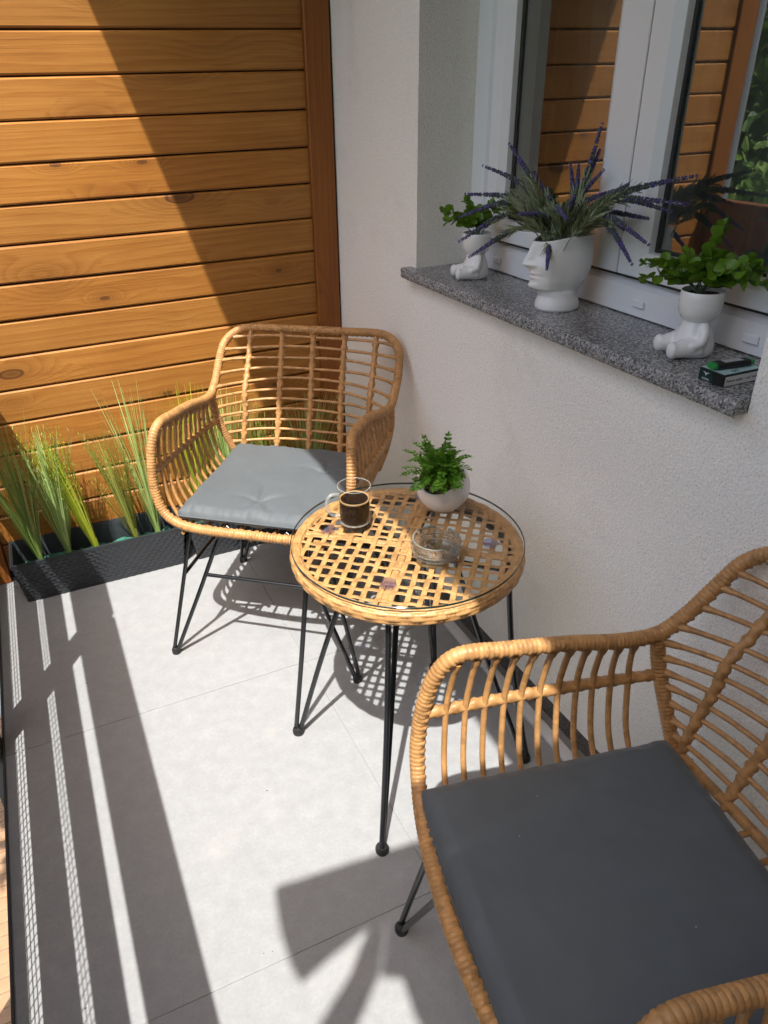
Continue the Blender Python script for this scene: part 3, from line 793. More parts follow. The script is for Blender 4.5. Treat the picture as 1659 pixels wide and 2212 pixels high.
c1 = cushion('seat_cushion', 'slate grey tufted seat cushion in sunlight on the chair by the screen', FAR, .232, [(-.05, -.62, .011), (.52, .28, .010)], (-.005, .014), seed=3, crease=1.35, th=.052, puff=.7)
c2 = cushion('seat_cushion', 'flat dark grey seat cushion in shade on the foreground chair', (NEAR[0], NEAR[1], NEAR[2]-rad(1.5)), .232, [], (.004, .055), seed=11, crease=1.25, puff=.45, th=.056)

mb = MB(); r_ = random.Random(2)
for q in range(4):
    a, b = r_.uniform(-.19, .19), r_.uniform(-.19, .19); mb.ball((a, b, .0345), r_.choice((.0006, .0008, .0016)), 5, 4, (1.3, 1, .6))
tag(ob('lint', mb.mesh('lint'), 'paper', c2), kind='stuff')

# ================================================================== TABLE
TC = (-.387, -1.268); TR = .252
tb = empty('side_table', (TC[0], TC[1], 0)); tag(tb, 'round wicker side table with a clear glass top on black hairpin legs', 'table')
# woven rim
n = 640; V = []
for i in range(n):
    a = 2*math.pi*i/n; row = []
    for j in range(48):
        p = 2*math.pi*j/48
        sx = .0125*math.copysign(abs(math.cos(p))**.8, math.cos(p)); sz = .0160*math.copysign(abs(math.sin(p))**.8, math.sin(p))
        q = (p+.25)/(2*math.pi)*12; band = math.floor(q); fq = q-band
        u = a*34/(2*math.pi)+band*.5; fu = u-math.floor(u)
        over = 1.0 if fu < .72 else 0.0                       # long strand over, short wrap over
        hs = math.sin(math.pi*min(1, fu/.72))**.35 if over else -.55+.9*math.sin(math.pi*(fu-.72)/.28)**.6
        d = .0019*hs+.0022*math.sin(math.pi*fq)**.5-.0016
        rr = TR-.008+sx+d*math.cos(p); row.append((rr*math.cos(a), rr*math.sin(a), .607+sz+d*math.sin(p)))
    V.append(row)
ob('woven_rim', MB().grid(np.array(V)[:, ::-1], cu=True, cv=True).mesh('woven_rim'), 'rattan_pale', tb)
ang0 = rad(50.5); pitch = .0285; RI = TR-.012; ST = []
def strip(dirang, off, phase, half_w=.0052, amp=.0021, zc=.6175):
    L = math.sqrt(max(0, RI*RI-off*off))
    if L < .03: return
    d = np.array([math.cos(dirang), math.sin(dirang)]); nrm = np.array([-d[1], d[0]])
    m = max(8, int(2*L/(pitch/5))); V = []
    for i in range(m+1):
        s = -L+2*L*i/m; wob = .0016*math.sin(s*21+off*90+phase)
        zz = zc+amp*math.cos(math.pi*s/pitch+phase*math.pi); c = d*s+nrm*(off+wob)
        V.append([(c[0]+nrm[0]*q, c[1]+nrm[1]*q, zz+h) for q, h in ((-half_w, 0), (-half_w*.8, .0009), (0, .0013), (half_w*.8, .0009), (half_w, 0), (half_w*.7, -.0009), (-half_w*.7, -.0009))])
    ob('weave_strip', MB().grid(np.array(V), cv=True).mesh('weave_strip'), 'rattan_pale', tb)
kk = int(RI/pitch)+1
for k in range(-kk, kk+1):
    strip(ang0, (k+.5)*pitch, k % 2, .0062)
    strip(ang0+rad(90), (k+.5)*pitch, (k+1) % 2, .0052)
# wrapped cross bars over the centre
for a in (ang0, ang0+rad(90)):
    d = np.array([math.cos(a), math.sin(a), 0])
    pts = [d*s+np.array([0, 0, .6130]) for s in np.linspace(-RI, RI, 240)]
    ob('cross_bar', MB().tube(pts, .0085, 10, mod=lambda s, th: 1+.14*np.sin(math.pi*((s/.0085) % 1.0))**.6, flat=(.55, 1), up=(0, 0, 1)).mesh('cross_bar'), 'rattan_pale', tb)
ring = [(.225*math.cos(a), .225*math.sin(a), .596) for a in np.arange(64)*2*math.pi/64]
ob('steel_ring', MB().tube(ring, .007, 8, True).mesh('steel_ring'), 'black_metal', tb)
mb = MB()
for k in range(4):
    a = rad(46+90*k); mb.tube([(0, 0, .594), (.225*math.cos(a), .225*math.sin(a), .594)], .006, 8)
ob('steel_cross', mb.mesh('steel_cross'), 'black_metal', tb)
feet = [(-.240, .154), (-.191, -.258), (.247, -.179), (.207, .212)]
for fx, fy in feet:
    r = math.hypot(fx, fy); d = np.array([fx/r, fy/r]); P = lambda q, z: (d[0]*q, d[1]*q, z)
    mb = MB(); mb.tube(spline([P(.223, .598), P(.256, .30), P(r+.006, .012)], .03), .0066, 8); mb.tube(spline([P(.105, .598), P(.20, .30), P(r-.006, .012)], .03), .0066, 8)
    ob('leg', mb.mesh('leg'), 'black_metal', tb)
    ob('foot_cap', smesh(MB().lathe([(0, 0), (.0145, 0), (.0155, .003), (.0155, .012), (.012, .019), (0, .021)], 16, P(r, 0)), 'foot_cap'), 'rubber', tb)
GZ = .6325
mb = MB(); mb.lathe([(0, GZ+.005), (.2545, GZ+.005)], 128, cap0=False, cap1=False); 
gt = ob('glass_top', mb.mesh('glass_top', False), 'table_glass', tb)
ob('glass_rim', smesh(MB().lathe([(.2545, GZ), (.2557, GZ+.0010), (.2557, GZ+.0040), (.2545, GZ+.005)], 128, cap0=False, cap1=False), 'glass_rim'), 'glass_edge', gt)
pad = smesh(MB().lathe([(0, 0), (.0165, 0), (.0175, .0015), (.0165, .004), (.010, .0052), (0, .0054)], 24), 'suction_pad')
for x, y in ((-.525, -1.144), (-.495, -1.395), (-.229, -1.361), (-.262, -1.105)):
    ob('suction_pad', pad, 'pad', tb, (x-TC[0], y-TC[1], GZ-.0058))
TZ = GZ+.0055

# ---- mug
mug = empty('coffee_mug', (-.462, -1.158, TZ)); tag(mug, 'clear glass mug half full of black coffee on the table', 'mug')
R0, HM = .0375, .092
mb = MB().lathe([(0, .004), (.031, .004), (.035, .009), (R0-.002, .02), (R0-.002, HM), (R0, HM+.001), (R0+.001, HM), (R0+.001, .016), (.035, .003), (.031, 0), (0, 0)], 40)
ob('cup', mb.mesh('cup'), 'mug_glass', mug)
mb = MB().lathe([(0, .0055), (.030, .0055), (.0335, .010), (R0-.0035, .02), (R0-.0035, .060), (0, .060)], 40); cf = ob('coffee', sharp(mb.mesh('coffee'), 40), 'coffee', mug)
mb = MB().lathe([(R0-.0068, .0602), (R0-.003, .0616), (R0-.0028, .0600), (R0-.0030, .0580)], 40, cap0=False, cap1=False); ob('crema_ring', mb.mesh('crema_ring'), 'crema', mug)
for zz_, rr_, tt_ in ((HM+.0005, R0-.0005, .0012), (.0035, .0325, .0022)):
    ob('glass_lip', MB().tube([(rr_*math.cos(a), rr_*math.sin(a), zz_) for a in np.arange(48)*2*math.pi/48], tt_, 6, True).mesh('glass_lip'), 'clear_edge', mug)
ha = rad(176); hd = np.array([math.cos(ha), math.sin(ha), 0])
pts = spline([hd*(R0-.001)+np.array([0, 0, .076]), hd*(R0+.016)+np.array([0, 0, .079]), hd*(R0+.027)+np.array([0, 0, .066]), hd*(R0+.026)+np.array([0, 0, .045]), hd*(R0+.014)+np.array([0, 0, .027]), hd*(R0-.001)+np.array([0, 0, .024])], .003)
ob('handle', MB().tube(pts, .0046, 10).mesh('handle'), 'clear_edge', mug)
# ---- ashtray
ash = empty('ashtray', (-.361, -1.352, TZ)); tag(ash, 'round pressed glass ashtray with notches, a little ash inside', 'ashtray')
ns = 96; prof = [(0, .007), (.036, .007), (.041, .011), (.0445, .032), (.0465, .0355), (.0505, .0355), (.0525, .032), (.0535, .016), (.051, .0125), (.0515, .008), (.049, .001), (.046, 0), (0, 0)]
V = []
for r, z in prof:
    row = []
    for k in range(ns):
        a = 2*math.pi*k/ns; zz = z
        if z > .02:
            for na in (rad(35), rad(155), rad(275)):
                dd = (a-na+math.pi) % (2*math.pi)-math.pi; zz -= (z-.02)*.85*math.exp(-(dd/.11)**4)
        row.append((r*math.cos(a), r*math.sin(a), zz))
    V.append(row)
ob('bowl', sharp(MB().grid(np.array(V), cv=True).mesh('bowl'), 50), 'ashglass', ash)
V = []
for k in range(ns):
    a = 2*math.pi*k/ns; zz = .0352
    for na in (rad(35), rad(155), rad(275)):
        dd = (a-na+math.pi) % (2*math.pi)-math.pi; zz -= .0152*.85*math.exp(-(dd/.11)**4)
    V.append((.0485*math.cos(a), .0485*math.sin(a), zz))
ob('glass_lip', MB().tube(V, .0017, 6, True).mesh('glass_lip'), 'clear_edge', ash)
for zz_, rr_ in ((.0142, .0522), (.002, .0475)):
    ob('glass_lip', MB().tube([(rr_*math.cos(a), rr_*math.sin(a), zz_) for a in np.arange(64)*2*math.pi/64], .0012, 6, True).mesh('glass_lip'), 'clear_edge', ash)
mb = MB(); rnd = random.Random(5)
for k in range(26):
    a = rnd.uniform(0, 6.28); q = .033*rnd.random()**.5; s = rnd.uniform(.0008, .0026)
    mb.ball((q*math.cos(a), q*math.sin(a), .0078), s, 6, 4, (1.4, 1, .5))
tag(ob('ash_flakes', mb.mesh('ash_flakes'), 'ash', ash), kind='stuff')

# ---- ball pot with fern-like plant
def rotm(ax, ang): return np.array(Matrix.Rotation(ang, 3, Vector(ax)))
pot = empty('ball_pot', (-.256, -1.196, TZ)); tag(pot, 'pearly white ball shaped pot with a slanted opening on the table', 'pot')
RB = .0625; tilt = rotm((1, 0, 0), 0)
ax = Vector((-.62, -.42, 1)).normalized(); q = Vector((0, 0, 1)).rotation_difference(ax).to_matrix()
prof = [(RB*math.sin(t), -RB*math.cos(t)) for t in np.linspace(.02, 2.28, 30)]; prof += [(prof[-1][0]-.0022, prof[-1][1]+.0012), (prof[-1][0]-.004, prof[-1][1]-.001)]+[((RB-.004)*math.sin(t), -(RB-.004)*math.cos(t)) for t in np.linspace(2.24, 1.2, 14)]
mb = MB().lathe(prof, 48, cap0=False, cap1=False); mb.v = [a@np.array(q).T+np.array([0, 0, RB*.975]) for a in mb.v]
ob('shell', mb.mesh('shell'), 'pearl', pot)
mb = MB().lathe([(0, .020), (.046, .018), (.050, .010)], 24); mb.v = [a@np.array(q).T+np.array([0, 0, RB*.975]) for a in mb.v]; ob('soil', mb.mesh('soil'), 'soil', pot)
def leaf_quad(mb, p, d, up, L, W, fold=.15, n=3, blunt=.6):
    d = d/np.linalg.norm(d); s = np.cross(d, up); s /= np.linalg.norm(s)+1e-9; nn = np.cross(s, d)
    prof = [(0, .12), (.3, .8), (.6, 1.0*blunt+.4*(1-blunt)+.0), (.85, .55), (1, .04)]
    V = []
    for t, wv in prof:
        c = p+d*L*t-nn*L*.10*t*t
        V.append([c-s*W*wv+nn*W*fold, c, c+s*W*wv+nn*W*fold])
    mb.grid(np.array(V))
fern = empty('small_leaf_plant', (-.256-.021, -1.196-.014, TZ+.078)); tag(fern, 'bushy bright green small leaved plant in the ball pot', 'plant')
rnd = random.Random(21)
for k in range(70):
    a = rnd.uniform(0, 2*math.pi); el = rnd.uniform(.05, 1.45) if k > 12 else rnd.uniform(.0, .6)
    L = rnd.uniform(.058, .098)*(.80+.32*math.sin(el)); dr = np.array([math.cos(a)*math.cos(el), math.sin(a)*math.cos(el), math.sin(el)])
    if dr[0] > .2: dr[2] = abs(dr[2])+.25
    dr = dr/np.linalg.norm(dr)+np.array([-.08, -.03, .20]); b0 = np.array([rnd.uniform(-.02, .02), rnd.uniform(-.02, .02), 0])
    mid = b0+dr*L*.55+np.array([0, 0, .016]); tip = b0+dr*L+np.array([0, 0, -.006])
    st = spline([b0, mid, tip], L/11); mb = MB(); mb.tube(st, .0007, 4)
    for i in range(3, len(st)):
        t = st[i]-st[i-1]; t /= np.linalg.norm(t); sd = np.cross(t, (0, 0, 1)); sd /= np.linalg.norm(sd)+1e-9; uu = np.cross(sd, t)
        sz = .0110*(1-.35*(i/len(st))**2)*rnd.uniform(.85, 1.2)
        for s in (-1, 1):
            leaf_quad(mb, st[i], t*.55+sd*s*.9+uu*rnd.uniform(-.15, .35), uu, sz*1.2, sz*.47, .2)
    leaf_quad(mb, st[-1], st[-1]-st[-2], np.array([0, .2, 1]), .011, .0036)
    ob('frond', mb.mesh('frond', False), 'fern', fern)

# ================================================================== THINGS ON THE SILL
# ---- planter shaped like a head
hp = empty('head_pot', (.070, -1.120, ZS), (0, 0, rad(162))); tag(hp, 'matte white pot shaped like a face looking toward the corner', 'pot')
# local: face looks along +x
HH = .158
def gauss(a, b): return math.exp(-(a/b)**2)
def head_r(th, z):
    t = z/HH
    base = np.interp(t, [0, .03, .10, .20, .27, .33, .42, .55, .70, .85, .96, 1.0], [.046, .0500, .0490, .0440, .0425, .046, .0525, .0572, .0590, .0585, .0570, .0562])
    back = np.interp(t, [0, .2, .30, .42, .6, .8, 1], [0, 0, .002, .006, .010, .010, .008])
    front = np.interp(t, [0, .2, .27, .32, .38, .5, 1], [0, 0, .006, .016, .014, .009, .006])
    cf = math.cos(th)
    r = base*(.90+.10*cf*cf)+(front*max(0, cf)**2 if cf > 0 else back*cf*cf)
    sidew = abs(math.sin(th)); r *= 1-.10*sidew**4*(1 if t > .28 else 0)
    lat = th*r
    if abs(th) < 1.6:
        # chin, lips, nose, brow, eye hollows
        r += .0085*gauss(lat, .016)*gauss(t-.345, .050)
        r += .0062*gauss(lat, .0165)*gauss(t-.470, .020)
        r += .0072*gauss(lat, .0190)*gauss(t-.530, .021)
        r -= .0040*gauss(lat, .018)*gauss(t-.500, .0085)
        r -= .0035*gauss(lat, .018)*gauss(t-.415, .020)
        nz = np.interp(t, [.56, .60, .645, .70, .80, .93, 1.0], [.0, .012, .0225, .0195, .0125, .0060, .004])
        r += nz*gauss(lat, .0085+.004*max(0, 1-abs(t-.645)/.06))
        r += .0040*(gauss(lat-.0125, .0065)+gauss(lat+.0125, .0065))*gauss(t-.635, .028)
        r -= .0070*(gauss(lat-.027, .015)+gauss(lat+.027, .015))*gauss(t-.80, .075)
        r += .0035*(gauss(lat-.027, .012)+gauss(lat+.027, .012))*gauss(t-.80, .035)
        r += .0025*(gauss(lat-.036, .016)+gauss(lat+.036, .016))*gauss(t-.62, .07)
    return r
nzv, nth = 84, 144; V = []
for j in range(nzv):
    row = []
    for i in range(nth):
        th = -math.pi+2*math.pi*i/nth; topz = HH*(1-.035*math.cos(th)-.02*math.cos(2*th)); z = topz*j/(nzv-1); r = head_r(th, z*HH/topz if False else z)
        row.append((r*math.cos(th)-.004, r*math.sin(th), z))
    V.append(row)
V = np.array(V); inner = []
for k, (sc_, dz) in enumerate(((.985, .0015), (.95, .0008), (.93, -.004), (.92, -.04))):
    r_ = V[-1].copy(); r_[:, 0] = (r_[:, 0]+.004)*sc_-.004; r_[:, 1] *= sc_; r_[:, 2] += dz; inner.append(r_)
mb = MB(); mb.grid(np.concatenate([V, np.array(inner)]), cv=True); bott = V[0]; mb.add(bott, [tuple(range(nth))[::-1]])
ob('face_shell', mb.mesh('face_shell'), 'matte_ceramic', hp)
V2 = inner[-1].copy(); ob('soil', MB().add(V2, [tuple(range(nth))]).mesh('soil', False), 'soil', hp)

# ---- lavender
lav = empty('lavender_bunch', (.070, -1.120, ZS+.135)); tag(lav, 'artificial lavender with purple spikes in the face pot', 'plant')
rnd = random.Random(4)
def floret_spike(mb, mb2, pts, n, r0):
    m = len(pts)
    for i in range(n):
        t = i/(n-1); p = pts[min(m-1, int(t*(m-1)))]; q = pts[min(m-1, int(t*(m-1))+1)]; d = q-p; L = np.linalg.norm(d)
        d = d/L if L > 1e-6 else (pts[-1]-pts[-2])/np.linalg.norm(pts[-1]-pts[-2])
        a = np.cross(d, (0.3, .2, 1)); a /= np.linalg.norm(a); b = np.cross(d, a); rr = r0*(1-.55*t)*(1 if t > .1 else .8)
        for k in range(5):
            an = 2*math.pi*k/5+i*.7; o = a*math.cos(an)+b*math.sin(an)
            (mb if rnd.random() < .05+1.0*t else mb2).ball(p+o*rr*.72+d*rr*.3*rnd.uniform(-1, 1), rr*.50*rnd.uniform(.8, 1.15), 5, 4)
# end points given as offsets in metres from the pot mouth (x toward the room, y along the wall, z up)
TIPS = [(-.20, .165, .045), (-.205, .150, -.005), (-.19, .12, -.035), (-.145, .23, .085), (-.115, .20, .145), (-.03, .215, .185), (.0, .14, .13), (.01, .10, .10),
        (.045, .055, .15), (.075, .06, .145), (.11, .03, .175), (.125, .035, .225), (.08, -.03, .14), (.10, -.05, .10), (.11, -.17, .055), (.06, -.15, .035),
        (.05, -.30, .085), (.06, -.34, .150), (.03, -.36, .105), (.0, -.30, .030), (-.01, -.27, -.01), (-.09, -.13, .065), (-.06, -.11, .105), (-.08, -.06, -.045), (-.11, .03, .06), (.11, -.10, .12)]
for k, T in enumerate(TIPS):
    T = np.array(T)*np.array([.90, .86, 1.0])+np.array([0, 0, .014]); b0 = np.array([rnd.uniform(-.025, .025)+T[0]*.12, rnd.uniform(-.025, .025)+T[1]*.10, -.01])
    if T[0] > .1: T[0] = .1
    rise = max(.03, .35*np.hypot(T[0], T[1])*.5+.04)
    mid = b0*.45+T*.55*np.array([.8, .8, .6])+np.array([0, 0, rise*.9]); 
    wig = np.array([rnd.gauss(0, .007), rnd.gauss(0, .007), rnd.gauss(0, .006)]); q3 = mid*.4+T*.6+np.array([0, 0, .010])-wig*.8
    path = np.array(spline([b0, b0*.7+mid*.3+np.array([0, 0, .018]), mid+wig, T], .004)); m = len(path)
    ns = int(m*.60)
    mb = MB(); mb.tube(path[:m-2], .0012, 5)
    for i in range(int(m*.16), ns):
        if i % 2: continue
        d = path[i]-path[i-1]; d /= np.linalg.norm(d); a = np.cross(d, (0.1, .3, 1)); a /= np.linalg.norm(a); b = np.cross(d, a); t = i/m
        for q in range(6 if t < .45 else 3):
            an = rnd.uniform(0, 6.28); o = a*math.cos(an)+b*math.sin(an); L = rnd.uniform(.024, .050)*(1.1-t*.6)
            leaf_quad(mb, path[i], d*1.1+o*.75+np.array([0, 0, -.1]), o, L, .0024, .1)
    sp = ob('sprig', mb.mesh('sprig', False), 'lav_leaf', lav)
    f1, f2 = MB(), MB(); floret_spike(f1, f2, path[int(m*.54):], 30, .0066)
    if f1.n: tag(ob('flower_spike', f1.mesh('flower_spike'), 'lav_flower', sp), kind='stuff')
    if f2.n: tag(ob('bud_spike', f2.mesh('bud_spike'), 'lav_bud', sp), kind='stuff')

# ---- seated figure pots
def figure_body():
    mb = MB()
    mb.lathe([(.0, .001), (.033, .001), (.0365, .010), (.0355, .024), (.0315, .038), (.0270, .050), (.0245, .058), (.0235, .066), (0, .067)], 28)
    for s in (-1, 1):
        lp = spline([(.004, s*.019, .018), (.028, s*.022, .018), (.050, s*.024, .0155)], .004)
        mb.tube(lp, np.linspace(.0215, .0140, len(lp)), 14); mb.ball((.012, s*.014, .022), .021, 14, 10)
        mb.ball((.0525, s*.0245, .0170), .0142, 12, 9, (.66, 1, 1.15))
        mb.tube(spline([(-.002, s*.0205, .060), (.001, s*.0315, .047), (.006, s*.0365, .032), (.020, s*.034, .025)], .004), .0085, 10)
        mb.ball((.020, s*.034, .025), .0092, 10, 8)
    return remesh(mb.mesh('tmp'), .0022, 14)
body_me = figure_body(); body_me.materials.append(M['ceramic'])
prof = [(.012, .058), (.021, .0605), (.030, .068), (.0355, .079), (.0372, .092), (.0368, .106), (.0360, .1145), (.0350, .1155), (.0340, .1135), (.0342, .104), (.033, .095)]
bowl_me = MB().lathe(prof, 40, cap1=False).mesh('bowl'); bowl_me.materials.append(M['ceramic'])
soil_me = bpy.data.meshes.new('t')
mb = MB(); V = [[(.0345*r/8*math.cos(a), .0345*r/8*math.sin(a), .106+.0035*noise.noise(Vector((r*3.1, a*3, 2)))) for a in np.arange(24)*2*math.pi/24] for r in range(0, 9)]
soil_me = MB().grid(np.array(V), cv=True).mesh('bark_chips'); soil_me.materials.append(M['soil'])
def figure_pot(loc, rz, s, label):
    e = empty('figure_pot', loc, (0, 0, rz)); e.scale = (s, s, s); tag(e, label, 'pot', 'white seated figure pots on the sill')
    ob('body', body_me, None, e); b = ob('bowl', bowl_me, None, e); ob('bark_chips', soil_me, None, b); return e
figure_pot((.080, -.762, ZS), rad(165), 1.0, 'glossy white seated figure pot at the far end of the sill')
figure_pot((.088, -1.510, ZS), rad(163), 1.03, 'glossy white seated figure pot beside the cigarette pack')
# round leaves
V = []
for r in (0, .5, .85, 1.0):
    V.append([(r*(.62+.04*math.cos(a))*math.sin(a)*1.0, .55-.55*r*math.cos(a)*1.0, .16*r*r*abs(math.sin(a))+.05*(.55-.55*r*math.cos(a))**2) for a in np.arange(10)*2*math.pi/10])
leaf_me = MB().grid(np.array(V), cv=True).mesh('leaf'); leaf_me.materials.append(M['euca'])
def basis(d, up):
    d = Vector(d).normalized(); s = d.cross(Vector(up)); s = s.normalized() if s.length > 1e-4 else Vector((1, 0, 0)); n = s.cross(d)
    return Matrix((s, d, n)).transposed()
def round_plant(loc, label, tips, seed, rz=0, s=1.0):
    e = empty('round_leaf_plant', loc, (0, 0, rz)); tag(e, label, 'plant', 'round leaved plants in the figure pots'); r_ = random.Random(seed)
    for T in tips:
        T = np.array(T)*s; b0 = np.array([r_.uniform(-.012, .012), r_.uniform(-.012, .012), 0]); mid = (b0+T)*.5+np.array([0, 0, .016*s+.2*abs(T[2])*.3])
        path = np.array(spline([b0, mid, T], .0135*s)); sp = ob('sprig', MB().tube(np.array(spline([b0, mid, T], .006)), .0010, 5).mesh('sprig'), 'stem', e)
        for i in range(2, len(path)):
            d = path[i]-path[i-1]; d /= np.linalg.norm(d); a = np.cross(d, (0.1, .2, 1)); a /= np.linalg.norm(a); b = np.cross(d, a); an = r_.uniform(0, 3.14)+i*1.57
            big = .0245*(1.08-.50*(i/len(path))**1.5)*r_.uniform(.85, 1.12)*s
            for sg in (-1, 1):
                o = (a*math.cos(an)+b*math.sin(an))*sg; dd = o+d*.55+np.array([0, 0, .15])
                l = bpy.data.objects.new('leaf', leaf_me); COL.objects.link(l); l.parent = sp
                l.matrix_local = Matrix.Translation(Vector(path[i])) @ (basis(dd, d*.35+np.array([r_.gauss(0, .6), r_.gauss(0, .6), .8])).to_4x4()) @ Matrix.Scale(big, 4)
        l = bpy.data.objects.new('leaf', leaf_me); COL.objects.link(l); l.parent = sp
        l.matrix_local = Matrix.Translation(Vector(path[-1])) @ basis(T-path[-2]+np.array([0, 0, .004]), (0.3, .2, 1)).to_4x4() @ Matrix.Scale(.012*s, 4)
round_plant((.088, -1.510, ZS+.112), 'bushy green round leaved plant in the pot beside the cigarette pack',
            [(-.065, .085, .045), (-.07, .075, .020), (-.045, .055, .052), (-.04, .01, .055), (-.005, .05, .060), (.02, .0, .065), (.055, .030, .110), (.075, -.02, .055), (.05, -.06, .050), (.035, -.105, .030), (.07, -.085, .045), (.0, -.07, .052), (-.02, -.035, .045), (.06, .045, .04)], 3)
round_plant((.080, -.762, ZS+.108), 'green round leaved plant at the far end of the sill behind the lavender',
            [(-.06, .075, .06), (-.065, .05, .035), (-.02, .03, .085), (.0, .06, .05), (.03, -.02, .08), (.06, -.05, .075), (.03, .03, .06), (-.03, -.03, .05), (.05, .05, .04)], 8, 0, .95)

# ---- cigarette pack and lighter
pk = empty('cigarette_pack', (.0385, -1.6425, ZS)); pk.rotation_euler = (0, 0, rad(-1)); tag(pk, 'dark green and pale teal cigarette pack lying on the granite sill', 'pack')
PX, PY, PZ = .0425, .0265, .0215
mb = MB().box(-PX, PX, -PY, PY, 0, PZ, .0008); ob('carton', smesh(mb, 'carton'), 'pack_black', pk)
def plate(name, x0, x1, y0, y1, z, mat, parent): return ob(name, MB().add([(x0, y0, z), (x1, y0, z), (x1, y1, z), (x0, y1, z)], [(0, 1, 2, 3)]).mesh(name, False), mat, parent)
plate('top_print', -PX+.001, PX-.001, -PY+.001, PY-.001, PZ+.0004, 'pack_light', pk)
# end face toward the camera's left: dark green with a white tail emblem
ob('end_print', MB().add([(-PX-.0004, PY-.001, .001), (-PX-.0004, -.004, .001), (-PX-.0004, -.004, PZ-.001), (-PX-.0004, PY-.001, PZ-.001)], [(0, 1, 2, 3)]).mesh('end_print', False), 'pack_dark', pk)
def text(name, body, size, mat, parent, loc, rot, extr=.00012):
    cu = bpy.data.curves.new(name, 'FONT'); cu.body = body; cu.size = size; cu.align_x = 'CENTER'; cu.align_y = 'CENTER'; cu.resolution_u = 2; cu.extrude = extr
    o = bpy.data.objects.new('tmp', cu); COL.objects.link(o); dg = bpy.context.evaluated_depsgraph_get(); dg.update()
    me = bpy.data.meshes.new_from_object(o.evaluated_get(dg)); bpy.data.objects.remove(o); me.name = name
    me.materials.clear()
    return ob(name, me, mat, parent, loc, rot)
tl = [(0, 0), (.0012, .0035), (.0048, .0062), (.0072, .0060), (.0050, .0072), (.0012, .0058), (0, .0048), (-.0012, .0058), (-.0050, .0072), (-.0072, .0060), (-.0048, .0062), (-.0012, .0035)]
ec = (-PX-.0007, .0105, .0095)
ob('tail_emblem', MB().add([(ec[0], ec[1]-a, ec[2]+b) for a, b in tl], [(0, 1, 6, 11), (1, 2, 4, 5), (2, 3, 4), (1, 5, 6), (11, 6, 7), (11, 7, 8, 10), (10, 8, 9)]).mesh('tail_emblem', False), 'paper', pk)
text('small_lettering', 'OCEAN', .0046, 'paper', pk, (-PX-.0005, .0105, .0045), (rad(90), 0, rad(-90)))
ob('warning_label', MB().add([(-PX+.003, -PY-.0004, .0015), (PX-.003, -PY-.0004, .0015), (PX-.003, -PY-.0004, PZ-.0035), (-PX+.003, -PY-.0004, PZ-.0035)], [(0, 1, 2, 3)]).mesh('warning_label', False), 'paper', pk)
text('warning_text', 'Palenie zabija \u2013 rzu\u0107 teraz', .0068, 'ink', pk, (0, -PY-.0005, PZ*.46), (rad(90), 0, 0))
text('top_lettering', 'on', .016, 'ink', pk, (-.010, -.0165, PZ+.0006), (0, 0, 0))
lg = empty('lighter', (.036, -1.641, ZS+PZ+.0005), (0, 0, rad(-8))); tag(lg, 'black lighter with green ends resting on the cigarette pack', 'lighter')
V = []
for x in np.linspace(-.033, .033, 5): V.append([(x, .0115*math.copysign(abs(math.cos(p))**.7, math.cos(p)), .0062+.006*math.copysign(abs(math.sin(p))**.7, math.sin(p))) for p in np.arange(20)*2*math.pi/20])
mb = MB().grid(np.array(V)[:, ::-1], cv=True); ob('case', sharp(mb.mesh('case'), 50), 'lighter', lg)
for s in (-1, 1):
    V = []
    for x, k in ((.0331, .97), (.0365, .95), (.0385, .80)) if s < 0 else ((.0331, .97), (.041, .9), (.0425, .7)): V.append([(s*x, .0115*k*math.copysign(abs(math.cos(p))**.7, math.cos(p)), .0062+.006*k*math.copysign(abs(math.sin(p))**.7, math.sin(p))) for p in np.arange(20)*2*math.pi/20])
    mb = MB().grid(np.array(V) if s < 0 else np.array(V)[:, ::-1], cv=True); mb.add(V[-1], [tuple(range(20)) if s > 0 else tuple(range(20))[::-1]])
    ob('green_end', sharp(mb.mesh('green_end'), 50), 'lighter_green', lg)
ob('sticker', MB().add([(-.018, -.0085, .0123), (.020, -.0085, .0123), (.020, .004, .01235), (-.018, .004, .01235)], [(0, 1, 2, 3)]).mesh('sticker', False), 'silver', lg)

# ================================================================== OUTSIDE: ground, paving, trees (seen below the edge, mirrored in the panes, or added as light blockers)
GND = -3.5
g = ob('lawn', MB().add([(-160, -160, GND-.02), (160, -160, GND-.02), (160, 160, GND-.02), (-160, 160, GND-.02)], [(0, 1, 2, 3)]).mesh('lawn', False), 'lawn'); tag(g, kind='structure')
pv = ob('paved_path', smesh(MB().box(-2.55, -1.75, -6, 3.7, GND-.06, GND-.008), 'paved_path'), 'mortar'); tag(pv, kind='structure')
pm = smesh(MB().box(-.097, .097, -.047, .047, -.02, 0, .004), 'paver'); pm.materials.append(M['paver'])
i = 0
for iy in range(62):
    for ix in range(4):
        o = bpy.data.objects.new('paver', pm); COL.objects.link(o); o.parent = pv; o.location = (-2.45+.2*ix+(.1 if iy % 2 else 0)-.05, 3.6-.1*iy, GND+.004*random.random())
        o.rotation_euler = (random.uniform(-.01, .01), random.uniform(-.01, .01), random.uniform(-.01, .01))
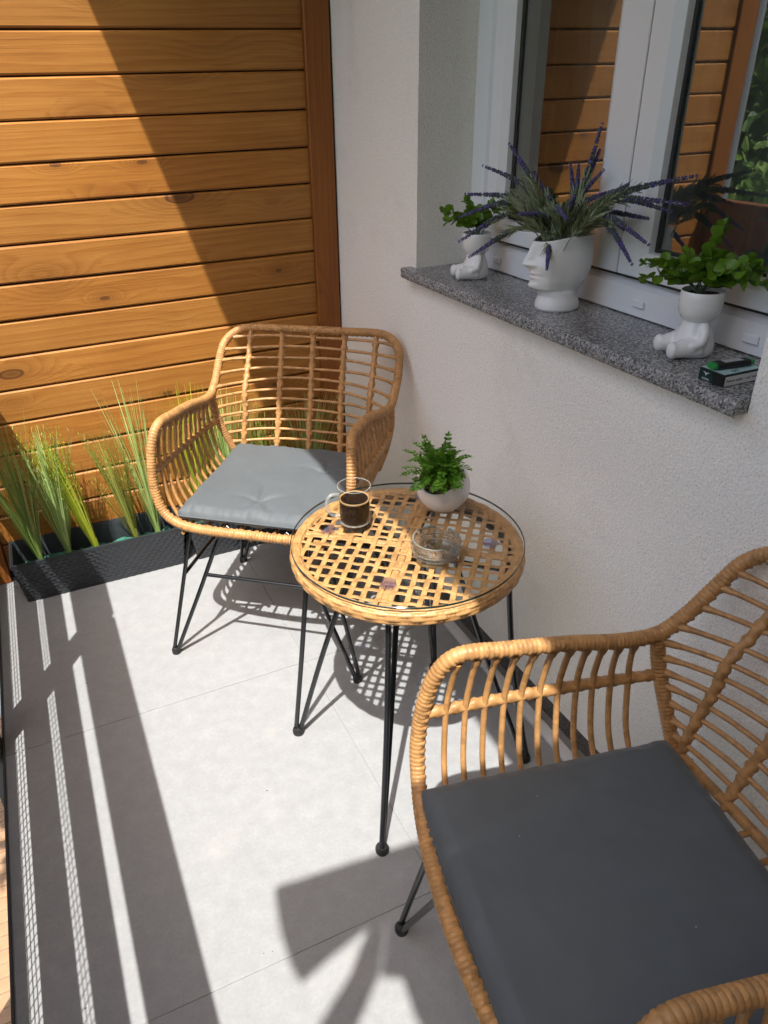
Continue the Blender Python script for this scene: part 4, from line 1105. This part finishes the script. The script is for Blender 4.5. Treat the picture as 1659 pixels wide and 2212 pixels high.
def crown(mb, c, r, n, size, rnd, sq=(1, 1, 1)):
    for k in range(n):
        v = np.array([rnd.gauss(0, 1) for _ in range(3)]); v /= np.linalg.norm(v)
        q = rnd.random()**.35; cl = 1+.28*noise.noise(Vector(v*2.3)+Vector(c))
        p = np.array(c)+v*q*r*cl*np.array(sq)
        d = np.array([rnd.gauss(0, 1), rnd.gauss(0, 1), rnd.gauss(-.4, .6)]); s = size*rnd.uniform(.6, 1.25)
        leaf_quad(mb, p, d, np.array([rnd.gauss(0, 1), rnd.gauss(0, 1), 1.2]), s, s*.40, .2)
def tree(name, x, y, h, r, n, size, mat, label, cat='tree', sq=(1, 1, 1)):
    e = empty(name, (x, y, GND)); tag(e, label, cat, 'greenery beyond the railing'); rnd = random.Random(int(x*100+y*10)+n)
    mb = MB(); mb.tube(spline([(0, 0, 0), (.05, .03, h*.4), (-.04, .05, h*.8)], .3), np.linspace(.11, .03, len(spline([(0, 0, 0), (.05, .03, h*.4), (-.04, .05, h*.8)], .3))), 8)
    for k in range(7):
        a = rnd.uniform(0, 6.28); z = h*rnd.uniform(.4, .75); mb.tube([(0, 0, z), (math.cos(a)*r*.4, math.sin(a)*r*.4, z+r*.25), (math.cos(a)*r*.7, math.sin(a)*r*.7, z+r*.4)], [.03, .02, .008], 6)
    ob('trunk', mb.mesh('trunk'), 'bark', e)
    mb = MB(); crown(mb, (0, 0, h-r*sq[2]*.8), r, n, size, rnd, sq); tag(ob('crown', mb.mesh('crown', False), mat, e), kind='stuff')
tree('broadleaf_tree', -4.6, 1.6, 6.3, 2.0, 8000, .14, 'tree_leaf', 'tall dark green tree mirrored at the right of the window pane')
tree('broadleaf_tree', -7.6, -3.2, 4.2, 1.7, 4500, .15, 'tree_leaf', 'broad green tree beyond the middle of the railing')
tree('broadleaf_tree', -5.6, 4.6, 6.9, 2.2, 7000, .15, 'tree_leaf', 'tall green tree behind the drainpipe end of the balcony')
tree('broadleaf_tree', -4.6, -6.2, 9.4, 2.6, 6000, .17, 'tree_leaf', 'unseen dense tree added behind the camera to darken the planks, left of the plank screen')  # added out of view to cut sky light on the shaded planks
tree('broadleaf_tree', -7.6, -8.4, 10.0, 2.9, 6000, .18, 'tree_leaf', 'unseen tallest tree added farthest behind the camera to darken the planks')  # another unseen tree, added to keep the shaded planks dark
tree('climbing_shrub', -2.40, .30, 4.68, .60, 1500, .10, 'vine_leaf', 'pale green leafy shrub just outside the railing corner', 'shrub', (.8, 1.3, 1.5))
